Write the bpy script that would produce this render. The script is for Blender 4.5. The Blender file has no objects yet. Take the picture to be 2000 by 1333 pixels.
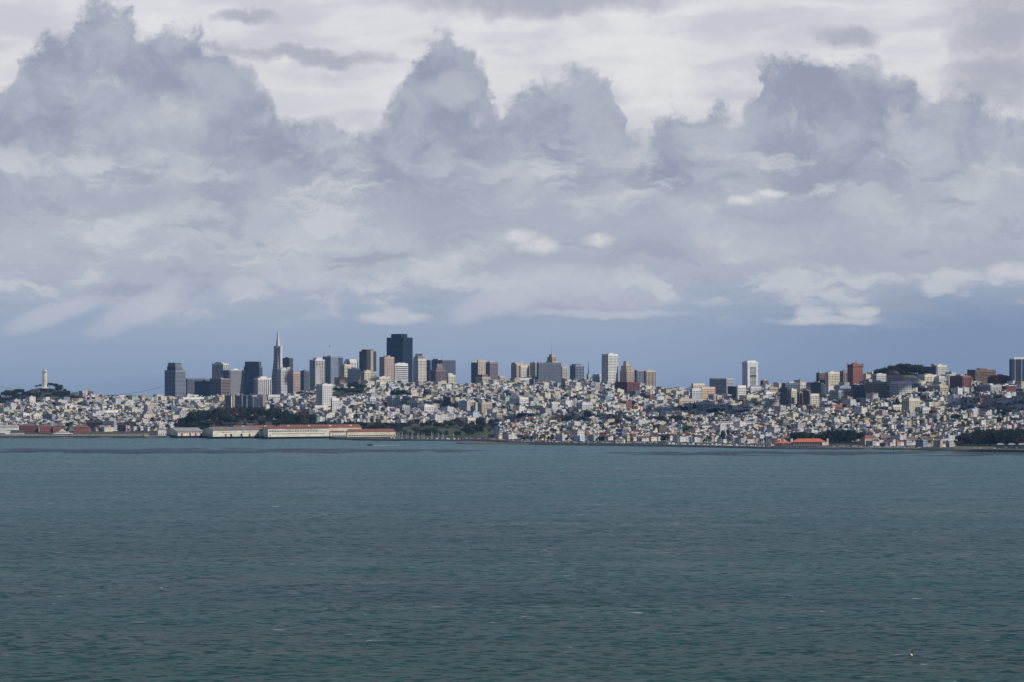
import bpy, math, random
import numpy as np
from mathutils import Vector, noise as mnoise
R = random.Random(7)
sc = bpy.context.scene
COL = sc.collection
F = 4620.0            # focal length in photo pixels
CAMZ = 160.0
PITCH = math.atan((708 - 666.5) / F)

# ---------------------------------------------------------------- camera maths
def ray(X, Y):
    u = (X - 1000) / F; v = (666.5 - Y) / F
    return Vector((u, math.cos(PITCH) - v * math.sin(PITCH), math.sin(PITCH) + v * math.cos(PITCH)))
def P(X, Y, d):
    r = ray(X, Y); k = d / r.y
    return Vector((r.x * k, d, CAMZ + r.z * k))
def proj(x, y, z):
    z = z - CAMZ
    c, s = math.cos(PITCH), math.sin(PITCH)
    dep = y * c + z * s; up = -y * s + z * c
    return 1000 + F * x / dep, 666.5 - F * up / dep
def zat(Y, d):
    return P(1000, Y, d).z
def interp(x, pts):
    if x <= pts[0][0]: return pts[0][1]
    for (a, b), (c, e) in zip(pts, pts[1:]):
        if x <= c: return b + (e - b) * (x - a) / (c - a)
    return pts[-1][1]
def sm(a, b, x):
    t = min(1, max(0, (x - a) / (b - a))); return t * t * (3 - 2 * t)

# ---------------------------------------------------------------- terrain
SHORE = [(-400,856),(300,856),(330,854.5),(640,854.5),(660,858.5),(780,860),(860,861.5),(950,862.5),(1040,868),(1100,869),(1290,871),(1500,876),(1600,877),(1750,878.5),(1850,881),(2000,883),(2400,888)]
RIDGEY = [(-400,782),(0,785),(60,777),(150,778),(250,783),(330,784),(450,782),(560,778),(640,765),(720,754),(800,756),(900,758),(1000,750),(1100,748),(1200,754),(1300,766),(1380,770),(1450,764),(1520,760),(1600,756),(1700,742),(1760,737),(1850,742),(1950,745),(2400,747)]
RIDGED = [(-400,6900),(300,6900),(450,6700),(700,6400),(900,6500),(1100,6600),(1300,6500),(1450,6400),(1600,6050),(1800,5850),(2400,5850)]
def shore_d(X):
    return F * CAMZ / (interp(X, SHORE) - 708)
GREENS = []
def ground(x, y):
    X = 1000 + F * x / max(y, 1)
    d0 = shore_d(X); dr = interp(X, RIDGED); zr = CAMZ - (interp(X, RIDGEY) - 708) * dr / F
    s = (y - d0) / (dr - d0)
    if s < 0:
        return 3 - 8 * sm(0, 26, d0 - y)
    z = 3.0
    g = max(0, (s - .16) / .84)
    if s <= 1:
        z += (zr - 3) * (g ** 1.25)
    elif y < dr + 200:
        z = zr - 4 * ((y - dr) / 200) ** 2
    else:
        z = (zr - 4) + (8 - zr) * sm(dr + 200, dr + 1300, y)
    # wooded headland above the piers
    z += 33 * math.exp(-((X - 478) / 105) ** 2 * 1.0) * math.exp(-((y - 5370) / 170) ** 2) * sm(5060, 5150, y)
    # tower hill at far left
    z += 30 * math.exp(-((X - 88) / 62) ** 2) * math.exp(-((y - 6850) / 200) ** 2)
    # park hill at right
    z += 14 * math.exp(-((X - 1755) / 50) ** 2) * math.exp(-((y - 5850) / 120) ** 2)
    if s > .2:
        z += 2.5 * mnoise.noise(Vector((x / 260, y / 260, 0)))
    # marina basin
    if 1296 < X < 1508 and 14 < y - d0 < 100:
        z = -3
    if 752 < X < 900 and 14 < y - d0 < 55:
        z = -3
    return z
def d_at(X, Y):
    d = shore_d(X) + 2
    while d < 9000:
        x = (X - 1000) / F * d
        if proj(x, d, ground(x, d))[1] <= Y: return d
        d += 8
    return 7000.0

# ---------------------------------------------------------------- materials
def lin(c):
    return tuple(((v / 255) / 12.92 if v / 255 <= .04045 else (((v / 255) + .055) / 1.055) ** 2.4) for v in c)
_M = {}
def mat(name, col, rough=.8, var=.12, scale=.08, metal=0, col2=None, bump=0, spec=.4, stretch=(1, 1, 1)):
    if name in _M: return _M[name]
    m = bpy.data.materials.new(name); m.use_nodes = True
    nt = m.node_tree; b = nt.nodes['Principled BSDF']
    b.inputs['Roughness'].default_value = rough; b.inputs['Metallic'].default_value = metal
    b.inputs['Specular IOR Level'].default_value = spec
    tc = nt.nodes.new('ShaderNodeTexCoord'); mp = nt.nodes.new('ShaderNodeMapping')
    mp.inputs['Scale'].default_value = stretch
    n = nt.nodes.new('ShaderNodeTexNoise'); n.inputs['Scale'].default_value = scale; n.inputs['Detail'].default_value = 6
    n.inputs['Roughness'].default_value = .65
    nt.links.new(tc.outputs['Object'], mp.inputs['Vector']); nt.links.new(mp.outputs[0], n.inputs['Vector'])
    r = nt.nodes.new('ShaderNodeValToRGB')
    c2 = col2 or tuple(v * (1 - var * 2.2) for v in col)
    r.color_ramp.elements[0].position = .35; r.color_ramp.elements[1].position = .62
    r.color_ramp.elements[0].color = (*c2, 1); r.color_ramp.elements[1].color = (*[min(.9, v * (1 + var * .5)) for v in col], 1)
    nt.links.new(n.outputs[0], r.inputs[0]); nt.links.new(r.outputs[0], b.inputs['Base Color'])
    if bump:
        bp = nt.nodes.new('ShaderNodeBump'); bp.inputs['Strength'].default_value = bump
        nt.links.new(n.outputs[0], bp.inputs['Height']); nt.links.new(bp.outputs[0], b.inputs['Normal'])
    _M[name] = m
    return m
PAL = {
 'white': (.72,.71,.69), 'cream': (.66,.60,.47), 'ivory': (.64,.61,.53), 'beige': (.50,.43,.34), 'tan': (.42,.34,.25),
 'pink': (.46,.35,.30), 'peach': (.66,.48,.34), 'grey': (.42,.42,.43), 'pale grey': (.58,.58,.59), 'slate': (.13,.15,.19),
 'dark slate': (.075,.09,.12), 'navy': (.012,.022,.05), 'brown': (.17,.11,.085), 'brick': (.27,.105,.08), 'red brick': (.13,.052,.046),
 'teal': (.025,.05,.065), 'blue grey': (.26,.31,.38), 'pale blue': (.50,.60,.68), 'pale green': (.42,.52,.42), 'yellow': (.70,.58,.32),
 'rose': (.27,.20,.20), 'olive': (.25,.25,.17), 'charcoal': (.05,.055,.065)}
def wallm(c): return mat('paint_' + c.replace(' ', '_'), PAL[c], .82, .1, .06)
ROOFC = {'grey': (.20,.20,.21), 'white': (.52,.52,.52), 'tar': (.06,.06,.068), 'terracotta': (.23,.09,.062), 'brown': (.16,.11,.09), 'light': (.34,.33,.32)}
def roofm(c): return mat('roofing_' + c, ROOFC[c], .85, .2, .15)
GLASS = mat('window_glass', (.014,.019,.028), .15, .3, .12, spec=.5)
GLASSB = mat('window_glass_blue', (.012,.028,.055), .15, .3, .12, spec=.5)
GLASSM = mat('window_glass_grey', (.06,.068,.085), .2, .25, .12, spec=.5)

# ---------------------------------------------------------------- mesh builder
class MB:
    def __init__(s): s.v = []; s.f = []; s.m = []; s.k = 0
    def mi(s, k): s.k = k; return s
    def quad(s, a, b, c, d):
        n = len(s.v); s.v += [tuple(a), tuple(b), tuple(c), tuple(d)]; s.f.append((n, n+1, n+2, n+3)); s.m.append(s.k)
    def tri(s, a, b, c):
        n = len(s.v); s.v += [tuple(a), tuple(b), tuple(c)]; s.f.append((n, n+1, n+2)); s.m.append(s.k)
    def box(s, x0, x1, y0, y1, z0, z1, bottom=True):
        n = len(s.v)
        s.v += [(x0,y0,z0),(x1,y0,z0),(x1,y1,z0),(x0,y1,z0),(x0,y0,z1),(x1,y0,z1),(x1,y1,z1),(x0,y1,z1)]
        fs = [(0,1,5,4),(1,2,6,5),(2,3,7,6),(3,0,4,7),(4,5,6,7)] + ([(3,2,1,0)] if bottom else [])
        for f in fs: s.f.append(tuple(n + i for i in f)); s.m.append(s.k)
        return s
    def gable(s, x0, x1, y0, y1, z, h, ov=.4, axis='x'):
        x0 -= ov; x1 += ov; y0 -= ov; y1 += ov; n = len(s.v)
        if axis == 'x':
            ym = (y0 + y1) / 2
            s.v += [(x0,y0,z),(x1,y0,z),(x1,y1,z),(x0,y1,z),(x0,ym,z+h),(x1,ym,z+h)]
            fs = [(0,1,5,4),(2,3,4,5),(3,0,4),(1,2,5),(3,2,1,0)]
        else:
            xm = (x0 + x1) / 2
            s.v += [(x0,y0,z),(x1,y0,z),(x1,y1,z),(x0,y1,z),(xm,y0,z+h),(xm,y1,z+h)]
            fs = [(0,1,4),(1,2,5,4),(2,3,5),(3,0,4,5),(3,2,1,0)]
        for f in fs: s.f.append(tuple(n + i for i in f)); s.m.append(s.k)
        return s
    def hip(s, x0, x1, y0, y1, z, h, ov=.5):
        x0 -= ov; x1 += ov; y0 -= ov; y1 += ov; n = len(s.v)
        dx, dy = x1 - x0, y1 - y0
        if dx >= dy: a = (x0 + dy/2, (y0+y1)/2); b = (x1 - dy/2, (y0+y1)/2)
        else: a = ((x0+x1)/2, y0 + dx/2); b = ((x0+x1)/2, y1 - dx/2)
        s.v += [(x0,y0,z),(x1,y0,z),(x1,y1,z),(x0,y1,z),(a[0],a[1],z+h),(b[0],b[1],z+h)]
        fs = [(0,1,5,4),(1,2,5),(2,3,4,5),(3,0,4),(3,2,1,0)] if dx >= dy else [(0,1,4),(1,2,5,4),(2,3,5),(3,0,4,5),(3,2,1,0)]
        for f in fs: s.f.append(tuple(n + i for i in f)); s.m.append(s.k)
        return s
    def cyl(s, cx, cy, z0, z1, r0, r1=None, n=12, cap=True):
        r1 = r0 if r1 is None else r1; b = len(s.v)
        for z, r in ((z0, r0), (z1, r1)):
            for i in range(n):
                a = 2 * math.pi * i / n; s.v.append((cx + r * math.cos(a), cy + r * math.sin(a), z))
        for i in range(n):
            j = (i + 1) % n; s.f.append((b+i, b+j, b+n+j, b+n+i)); s.m.append(s.k)
        if cap: s.f.append(tuple(b + n + i for i in range(n))); s.m.append(s.k)
        return s
    def bar(s, p, q, r, n=5):
        p = Vector(p); q = Vector(q); d = (q - p).normalized()
        a = d.cross(Vector((0, 0, 1)) if abs(d.z) < .9 else Vector((1, 0, 0))).normalized(); c = d.cross(a); b = len(s.v)
        for o in (p, q):
            for i in range(n):
                t = 2 * math.pi * i / n; s.v.append(tuple(o + a * (r * math.cos(t)) + c * (r * math.sin(t))))
        for i in range(n):
            j = (i + 1) % n; s.f.append((b+i, b+j, b+n+j, b+n+i)); s.m.append(s.k)
        s.f.append(tuple(b + i for i in range(n))); s.m.append(s.k); s.f.append(tuple(b + n + i for i in range(n))); s.m.append(s.k)
        return s
    def mesh(s, name, mats, smooth=False):
        me = bpy.data.meshes.new(name); me.from_pydata(s.v, [], s.f)
        for m in (mats if isinstance(mats, (list, tuple)) else [mats]): me.materials.append(m)
        if any(s.m): me.polygons.foreach_set('material_index', s.m)
        if smooth: me.polygons.foreach_set('use_smooth', [True] * len(s.f))
        me.update(); return me
    def build(s, name, mats, parent=None, loc=None, smooth=False):
        return link(name, s.mesh(name, mats, smooth), parent, loc)
def link(name, data, parent=None, loc=None):
    o = bpy.data.objects.new(name, data); COL.objects.link(o)
    if parent is not None: o.parent = parent
    if loc is not None: o.location = loc
    return o
def tag(o, label=None, cat=None, group=None, kind=None):
    if label: o['label'] = label
    if cat: o['category'] = cat
    if group: o['group'] = group
    if kind: o['kind'] = kind
    return o
def thing(name, label, cat, loc=(0, 0, 0), rz=0, group=None):
    o = bpy.data.objects.new(name, None); COL.objects.link(o); o.empty_display_size = 1
    o.location = loc; o.rotation_euler = (0, 0, rz)
    return tag(o, label, cat, group)
KIDS = {}
def copy_tree(o, parent=None):
    c = o.copy(); COL.objects.link(c)
    if parent is not None: c.parent = parent
    for ch in o.children: copy_tree(ch, c)
    return c
ORD = ['first','second','third','fourth','fifth','sixth','seventh','eighth','ninth','tenth','eleventh','twelfth','thirteenth','fourteenth','fifteenth','sixteenth','seventeenth','eighteenth','nineteenth','twentieth']
def ordinal(i):
    if i < 20: return ORD[i]
    n = i + 1; tens = {2:'twenty',3:'thirty',4:'forty',5:'fifty',6:'sixty',7:'seventy',8:'eighty',9:'ninety'}
    if n >= 100: return None
    if n % 10 == 0: return {20:'twentieth',30:'thirtieth',40:'fortieth',50:'fiftieth',60:'sixtieth',70:'seventieth',80:'eightieth',90:'ninetieth'}[n]
    return tens[n // 10] + '-' + ORD[n % 10 - 1]
POOL = []   # (object, description, place, X) : labels written at the end, counted from the left among look-alikes
# ---------------------------------------------------------------- camera
cam = bpy.data.cameras.new('camera'); co = bpy.data.objects.new('camera', cam); COL.objects.link(co)
cam.sensor_width = 36; cam.lens = F / 2000 * 36; cam.clip_start = 1; cam.clip_end = 200000
co.location = (0, 0, CAMZ); co.rotation_euler = (math.pi / 2 + PITCH, 0, 0); sc.camera = co
sc.view_settings.view_transform = 'Standard'; sc.view_settings.look = 'None'; sc.view_settings.exposure = 0; sc.view_settings.gamma = 1
# sun: from the right and a little behind the camera
SAZ = math.radians(122); SEL = math.radians(38)     # azimuth clockwise from +Y
sdir = Vector((math.sin(SAZ) * math.cos(SEL), math.cos(SAZ) * math.cos(SEL), math.sin(SEL)))
sl = bpy.data.lights.new('sun', 'SUN'); so = bpy.data.objects.new('sun', sl); COL.objects.link(so)
sl.energy = 4.0; sl.angle = math.radians(.53); sl.color = (1, .95, .86)
so.rotation_euler = (-sdir).to_track_quat('-Z', 'Y').to_euler(); so.location = (0, 0, 3000)

# ---------------------------------------------------------------- sky
w = bpy.data.worlds.new('World'); sc.world = w; w.use_nodes = True
nt = w.node_tree; nt.nodes.clear()
class N:
    def __init__(s, sock): s.s = sock
    def _b(s, o, op, rev=False):
        n = nt.nodes.new('ShaderNodeMath'); n.operation = op
        a, b = (o, s) if rev else (s, o)
        for i, q in enumerate((a, b)):
            if isinstance(q, N): nt.links.new(q.s, n.inputs[i])
            else: n.inputs[i].default_value = q
        return N(n.outputs[0])
    def __add__(s, o): return s._b(o, 'ADD')
    def __radd__(s, o): return s._b(o, 'ADD')
    def __sub__(s, o): return s._b(o, 'SUBTRACT')
    def __rsub__(s, o): return s._b(o, 'SUBTRACT', True)
    def __mul__(s, o): return s._b(o, 'MULTIPLY')
    def __rmul__(s, o): return s._b(o, 'MULTIPLY')
    def mn(s, o): return s._b(o, 'MINIMUM')
    def mx(s, o): return s._b(o, 'MAXIMUM')
def un(a, op):
    n = nt.nodes.new('ShaderNodeMath'); n.operation = op; nt.links.new(a.s, n.inputs[0]); return N(n.outputs[0])
def sstep(a, lo, hi, t0=0., t1=1.):
    n = nt.nodes.new('ShaderNodeMapRange'); n.interpolation_type = 'SMOOTHSTEP'
    nt.links.new(a.s, n.inputs[0])
    for i, q in ((1, lo), (2, hi), (3, t0), (4, t1)): n.inputs[i].default_value = q
    return N(n.outputs[0])
def vec(x, y, z=None):
    n = nt.nodes.new('ShaderNodeCombineXYZ')
    for i, q in enumerate((x, y, z)):
        if isinstance(q, N): nt.links.new(q.s, n.inputs[i])
        elif q is not None: n.inputs[i].default_value = q
    return n.outputs[0]
def noise(v, scale, detail=5, rough=.55, off=(0, 0, 0), sc3=(1, 1, 1), col=False):
    m = nt.nodes.new('ShaderNodeMapping'); m.inputs['Location'].default_value = off; m.inputs['Scale'].default_value = sc3
    nt.links.new(v, m.inputs['Vector'])
    n = nt.nodes.new('ShaderNodeTexNoise'); n.inputs['Scale'].default_value = scale; n.inputs['Detail'].default_value = detail; n.inputs['Roughness'].default_value = rough
    nt.links.new(m.outputs[0], n.inputs['Vector'])
    return n.outputs[1] if col else N(n.outputs[0])
def mixc(f, a, b):
    n = nt.nodes.new('ShaderNodeMix'); n.data_type = 'RGBA'
    if isinstance(f, N): nt.links.new(f.s, n.inputs[0])
    else: n.inputs[0].default_value = f
    for i, q in ((6, a), (7, b)):
        if isinstance(q, tuple): n.inputs[i].default_value = (*q, 1)
        else: nt.links.new(q, n.inputs[i])
    return n.outputs[2]
tc = nt.nodes.new('ShaderNodeTexCoord'); sx = nt.nodes.new('ShaderNodeSeparateXYZ'); nt.links.new(tc.outputs['Generated'], sx.inputs[0])
dx, dy, dz = (N(sx.outputs[i]) for i in range(3))
az = un(dx, 'SIGN')  # placeholder replaced below
n = nt.nodes.new('ShaderNodeMath'); n.operation = 'ARCTAN2'; nt.links.new(dx.s, n.inputs[0]); nt.links.new(dy.s, n.inputs[1]); az = N(n.outputs[0])
el = un(dz, 'ARCSINE')
px = az * 46.2; py = el * 46.2            # 100 photo pixels = one unit; X = 1000 + 100 px, height above eye level = 100 py
p0 = vec(px, py, 0.)
def S(X, Y): return ((X - 1000) / 100, (708 - Y) / 100)
# coordinates warped by billowing noise
wn = noise(p0, .9, 7, .6, (3, 1, 0), col=True)
vm = nt.nodes.new('ShaderNodeVectorMath'); vm.operation = 'MULTIPLY_ADD'
vs = nt.nodes.new('ShaderNodeVectorMath'); vs.operation = 'SUBTRACT'; vs.inputs[1].default_value = (.5, .5, .5); nt.links.new(wn, vs.inputs[0])
nt.links.new(vs.outputs[0], vm.inputs[0]); vm.inputs[1].default_value = (1.1, .9, 0); nt.links.new(p0, vm.inputs[2])
pw = vm.outputs[0]
vm2 = nt.nodes.new('ShaderNodeVectorMath'); vm2.operation = 'MULTIPLY_ADD'; nt.links.new(vs.outputs[0], vm2.inputs[0]); vm2.inputs[1].default_value = (.5, .32, 0); nt.links.new(p0, vm2.inputs[2]); pw2 = vm2.outputs[0]
def field(src, ells):
    best = None
    for e in ells:
        X, Y, rx, ry = e[:4]; rot = e[4] if len(e) > 4 else 0
        cx, cy = S(X, Y)
        m = nt.nodes.new('ShaderNodeMapping'); m.vector_type = 'TEXTURE'
        m.inputs['Location'].default_value = (cx, cy, 0); m.inputs['Rotation'].default_value = (0, 0, math.radians(rot)); m.inputs['Scale'].default_value = (rx / 100, ry / 100, 1)
        nt.links.new(src, m.inputs['Vector'])
        d = nt.nodes.new('ShaderNodeVectorMath'); d.operation = 'DOT_PRODUCT'
        nt.links.new(m.outputs[0], d.inputs[0]); nt.links.new(m.outputs[0], d.inputs[1])
        q = N(d.outputs['Value'])
        best = q if best is None else best.mn(q)
    return 1.0 - best
big = noise(p0, .35, 6, .55, (7, 3, 0), (1, 1.6, 1))
streak = noise(p0, .5, 3.5, .5, (1, 9, 0), (.5, 1.9, 1))
fine = noise(pw, 1.6, 8, .62, (4, 4, 0))
puff = noise(p0, 2.2, 9, .68, (2, 8, 0))
# base: hazy blue low down, pale veil high up
cr = nt.nodes.new('ShaderNodeValToRGB'); E = cr.color_ramp.elements
stops = [(-.6,(130,150,180)),(0,(148,165,190)),(.7,(158,172,194)),(1.2,(166,177,195)),(1.8,(173,180,194)),(3.4,(182,187,198)),(4.4,(206,208,213)),(5.4,(222,222,224)),(7.2,(222,223,226)),(9,(176,184,197)),(14,(106,122,148)),(24,(70,90,124)),(40,(58,78,114))]
def t_of(y): return (y + 1) / 42
E[0].position = t_of(stops[0][0]); E[0].color = (*lin(stops[0][1]), 1)
E[1].position = t_of(stops[-1][0]); E[1].color = (*lin(stops[-1][1]), 1)
for y, c in stops[1:-1]:
    e = E.new(t_of(y)); e.color = (*lin(c), 1)
tt = (py + (streak - .5) * .9 + 1.0) * (1 / 42)
nt.links.new(tt.s, cr.inputs[0]); base = cr.outputs[0]
base = mixc(sstep(px, 1, 9) * sstep(py, 2.0, .6) * .8, base, lin((120,141,174)))
base = mixc(sstep(streak, .48, .68) * sstep(py, .5, 1.3) * .45, base, lin((186,191,202)))
base = mixc(sstep(streak, .56, .40) * sstep(py, 2.6, 4.6) * .55, base, lin((178,182,195)))
base = mixc(sstep(big, .5, .66) * sstep(py, 3.0, 5.0) * .6, base, lin((232,232,233)))
# high thin grey streaks
f = field(pw, [(600,115,190,16,-4),(480,48,60,14),(1060,5,280,38),(1650,75,60,30),(1950,70,110,85),(1940,170,110,70)])
base = mixc(sstep(f + (fine - .5) * 1.8, -.5, 1.1) * .9, base, lin((170,173,187)))
# big grey cumulus banks
def curve(src, pts, lo=-200, hi=2200):
    # value of a hand-drawn outline at src (in cloud units), result back in cloud units
    n = nt.nodes.new('ShaderNodeFloatCurve'); c = n.mapping.curves[0]
    q = [((X - lo) / (hi - lo), (708 - Y) / 800) for X, Y in pts]
    q = [(0, q[0][1])] + q + [(1, q[-1][1])]
    while len(c.points) < len(q): c.points.new(.5, .5)
    for p_, (u_, v_) in zip(c.points, q): p_.location = (u_, v_); p_.handle_type = 'VECTOR'
    n.mapping.update()
    t = (src * 100 + (1000 - lo)) * (1 / (hi - lo))
    nt.links.new(t.s, n.inputs['Value']); return N(n.outputs[0]) * 8.0
sp = nt.nodes.new('ShaderNodeSeparateXYZ'); nt.links.new(pw, sp.inputs[0]); wx, wy = N(sp.outputs[0]), N(sp.outputs[1])
top = curve(wx, [(-150,240),(0,200),(30,185),(55,150),(80,110),(110,95),(150,80),(165,50),(180,25),(215,12),(250,18),(270,40),(280,75),(300,80),(320,65),(345,58),(375,58),(400,75),(410,95),(440,105),(470,125),(500,150),(540,205),(600,245),(640,255),(700,265),(735,262),(760,225),(790,190),(810,110),(835,65),(860,52),(890,72),(925,98),(950,122),(965,170),(980,215),(1000,185),(1040,160),(1090,145),(1110,135),(1130,117),(1150,130),(1180,155),(1205,170),(1215,230),(1225,255),(1250,265),(1290,232),(1340,225),(1390,215),(1440,220),(1468,205),(1475,160),(1490,130),(1550,130),(1640,128),(1700,128),(1740,142),(1780,170),(1810,200),(1860,205),(1900,215),(1940,240),(1970,250),(2100,240)])
edge = (top - wy) * 1.0 + (fine - .5) * 1.25 + (puff - .5) * .9
alpha = sstep(edge, -.14, .30) * sstep(noise(pw, 1.0, 7, .6, (17, 5, 0)), .30, .46, .62, 1.) * sstep(py + (big - .5) * 2.2, 2.4, 3.9)
lum = sstep(noise(pw, .75, 6, .6, (11, 2, 0)), .36, .66)
dcol = mixc(lum, lin((146,152,173)), lin((174,179,192)))
dcol = mixc(sstep(edge, .35, 0) * .35, dcol, lin((150,152,172)))
sky = mixc(alpha * .97, base, dcol)
# soft paler openings inside the banks
f = field(pw, [(330,230,90,45),(370,435,75,50),(410,335,80,28),(1400,275,60,40),(880,180,50,35),(1880,370,60,45),(1700,412,75,28),(1010,335,150,24),(1215,300,70,40),(1480,480,75,34),(1770,480,80,36),(1308,414,34,20),(560,475,230,16),(600,525,110,28)])
sky = mixc(sstep(f + (fine - .5) * 1.4, -.7, 1.1) * .5, sky, lin((200,203,209)))
# layered light and dark cloud between the banks and the skyline
lay = noise(pw, .8, 7, .62, (5, 13, 0), (.55, 1.7, 1)); win = sstep(py, .5, 1.3) * sstep(py, 4.8, 3.6)
sky = mixc(sstep(lay, .50, .64) * win * .8, sky, lin((201,204,211)))
sky = mixc(sstep(lay, .48, .36) * win * .7, sky, lin((152,161,181)))
# middle belt of soft grey cloud
f = field(pw, [(1250,440,190,55),(1040,430,120,50),(1520,440,200,50),(1750,490,260,50),(1100,515,200,30),(860,420,150,50),(250,385,140,26)])
sky = mixc(sstep(f + (fine - .5) * 2.0 + (puff - .5) * .6, -.4, .9) * .6, sky, lin((166,172,188)))
# bright small clouds
f = field(pw2, [(1020,460,44,16),(1050,478,42,20),(1168,470,36,14),(1448,396,38,11),(1510,380,30,8)])
ed = f + (fine - .5) * 2.4 + (puff - .5) * 2.2
sky = mixc(sstep(ed, -.5, 1.5) * .9, sky, lin((222,222,222)))
# low white clouds with flat bases above the skyline
f = field(pw2, [(290,600,115,28,28),(120,612,110,20,20),(480,562,45,20),(590,545,85,22,-6),(975,590,110,30,16),(1100,550,150,35),(1180,612,170,9)])
sky = mixc(sstep(f + (fine - .5) * 1.4 + (puff - .5) * .7, -.5, 1.0) * .7, sky, lin((192,198,208)))
f = field(pw2, [(765,622,72,15),(772,610,34,15),(1610,626,118,12),(1590,612,46,16),(1675,610,48,13),(1975,530,60,20)])
ed = (f + (fine - .5) * 1.8 + (puff - .5) * 1.8)
sky = mixc(sstep(ed, -.3, 1.1) * sstep(py, .66, .76) * .9, sky, lin((204,205,212)))
sky = mixc(sstep(un(px, 'ABSOLUTE'), 12, 45) * .8, sky, lin((92,108,140)))
st = nt.nodes.new('ShaderNodeTexSky'); st.sky_type = 'NISHITA'; st.sun_disc = False; st.sun_elevation = SEL; st.sun_rotation = SAZ
mvz = vec(dx, dy, dz.mx(.012)); nt.links.new(mvz, st.inputs[0])
b1 = nt.nodes.new('ShaderNodeBackground'); b1.inputs[1].default_value = .07; nt.links.new(st.outputs[0], b1.inputs[0])
b2 = nt.nodes.new('ShaderNodeBackground'); b2.inputs[1].default_value = 1.04; nt.links.new(sky, b2.inputs[0])
ms = nt.nodes.new('ShaderNodeMixShader'); ms.inputs[0].default_value = .94
nt.links.new(b1.outputs[0], ms.inputs[1]); nt.links.new(b2.outputs[0], ms.inputs[2])
wo = nt.nodes.new('ShaderNodeOutputWorld'); nt.links.new(ms.outputs[0], wo.inputs['Surface'])
w.cycles.sampling_method = 'MANUAL'; w.cycles.sample_map_resolution = 512
sc.cycles.use_denoising = True; sc.cycles.denoiser = 'OPENIMAGEDENOISE'; sc.cycles.denoising_prefilter = 'ACCURATE'
sc.cycles.max_bounces = 5; sc.cycles.diffuse_bounces = 2; sc.cycles.glossy_bounces = 2; sc.cycles.transmission_bounces = 2; sc.cycles.volume_bounces = 0

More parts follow.
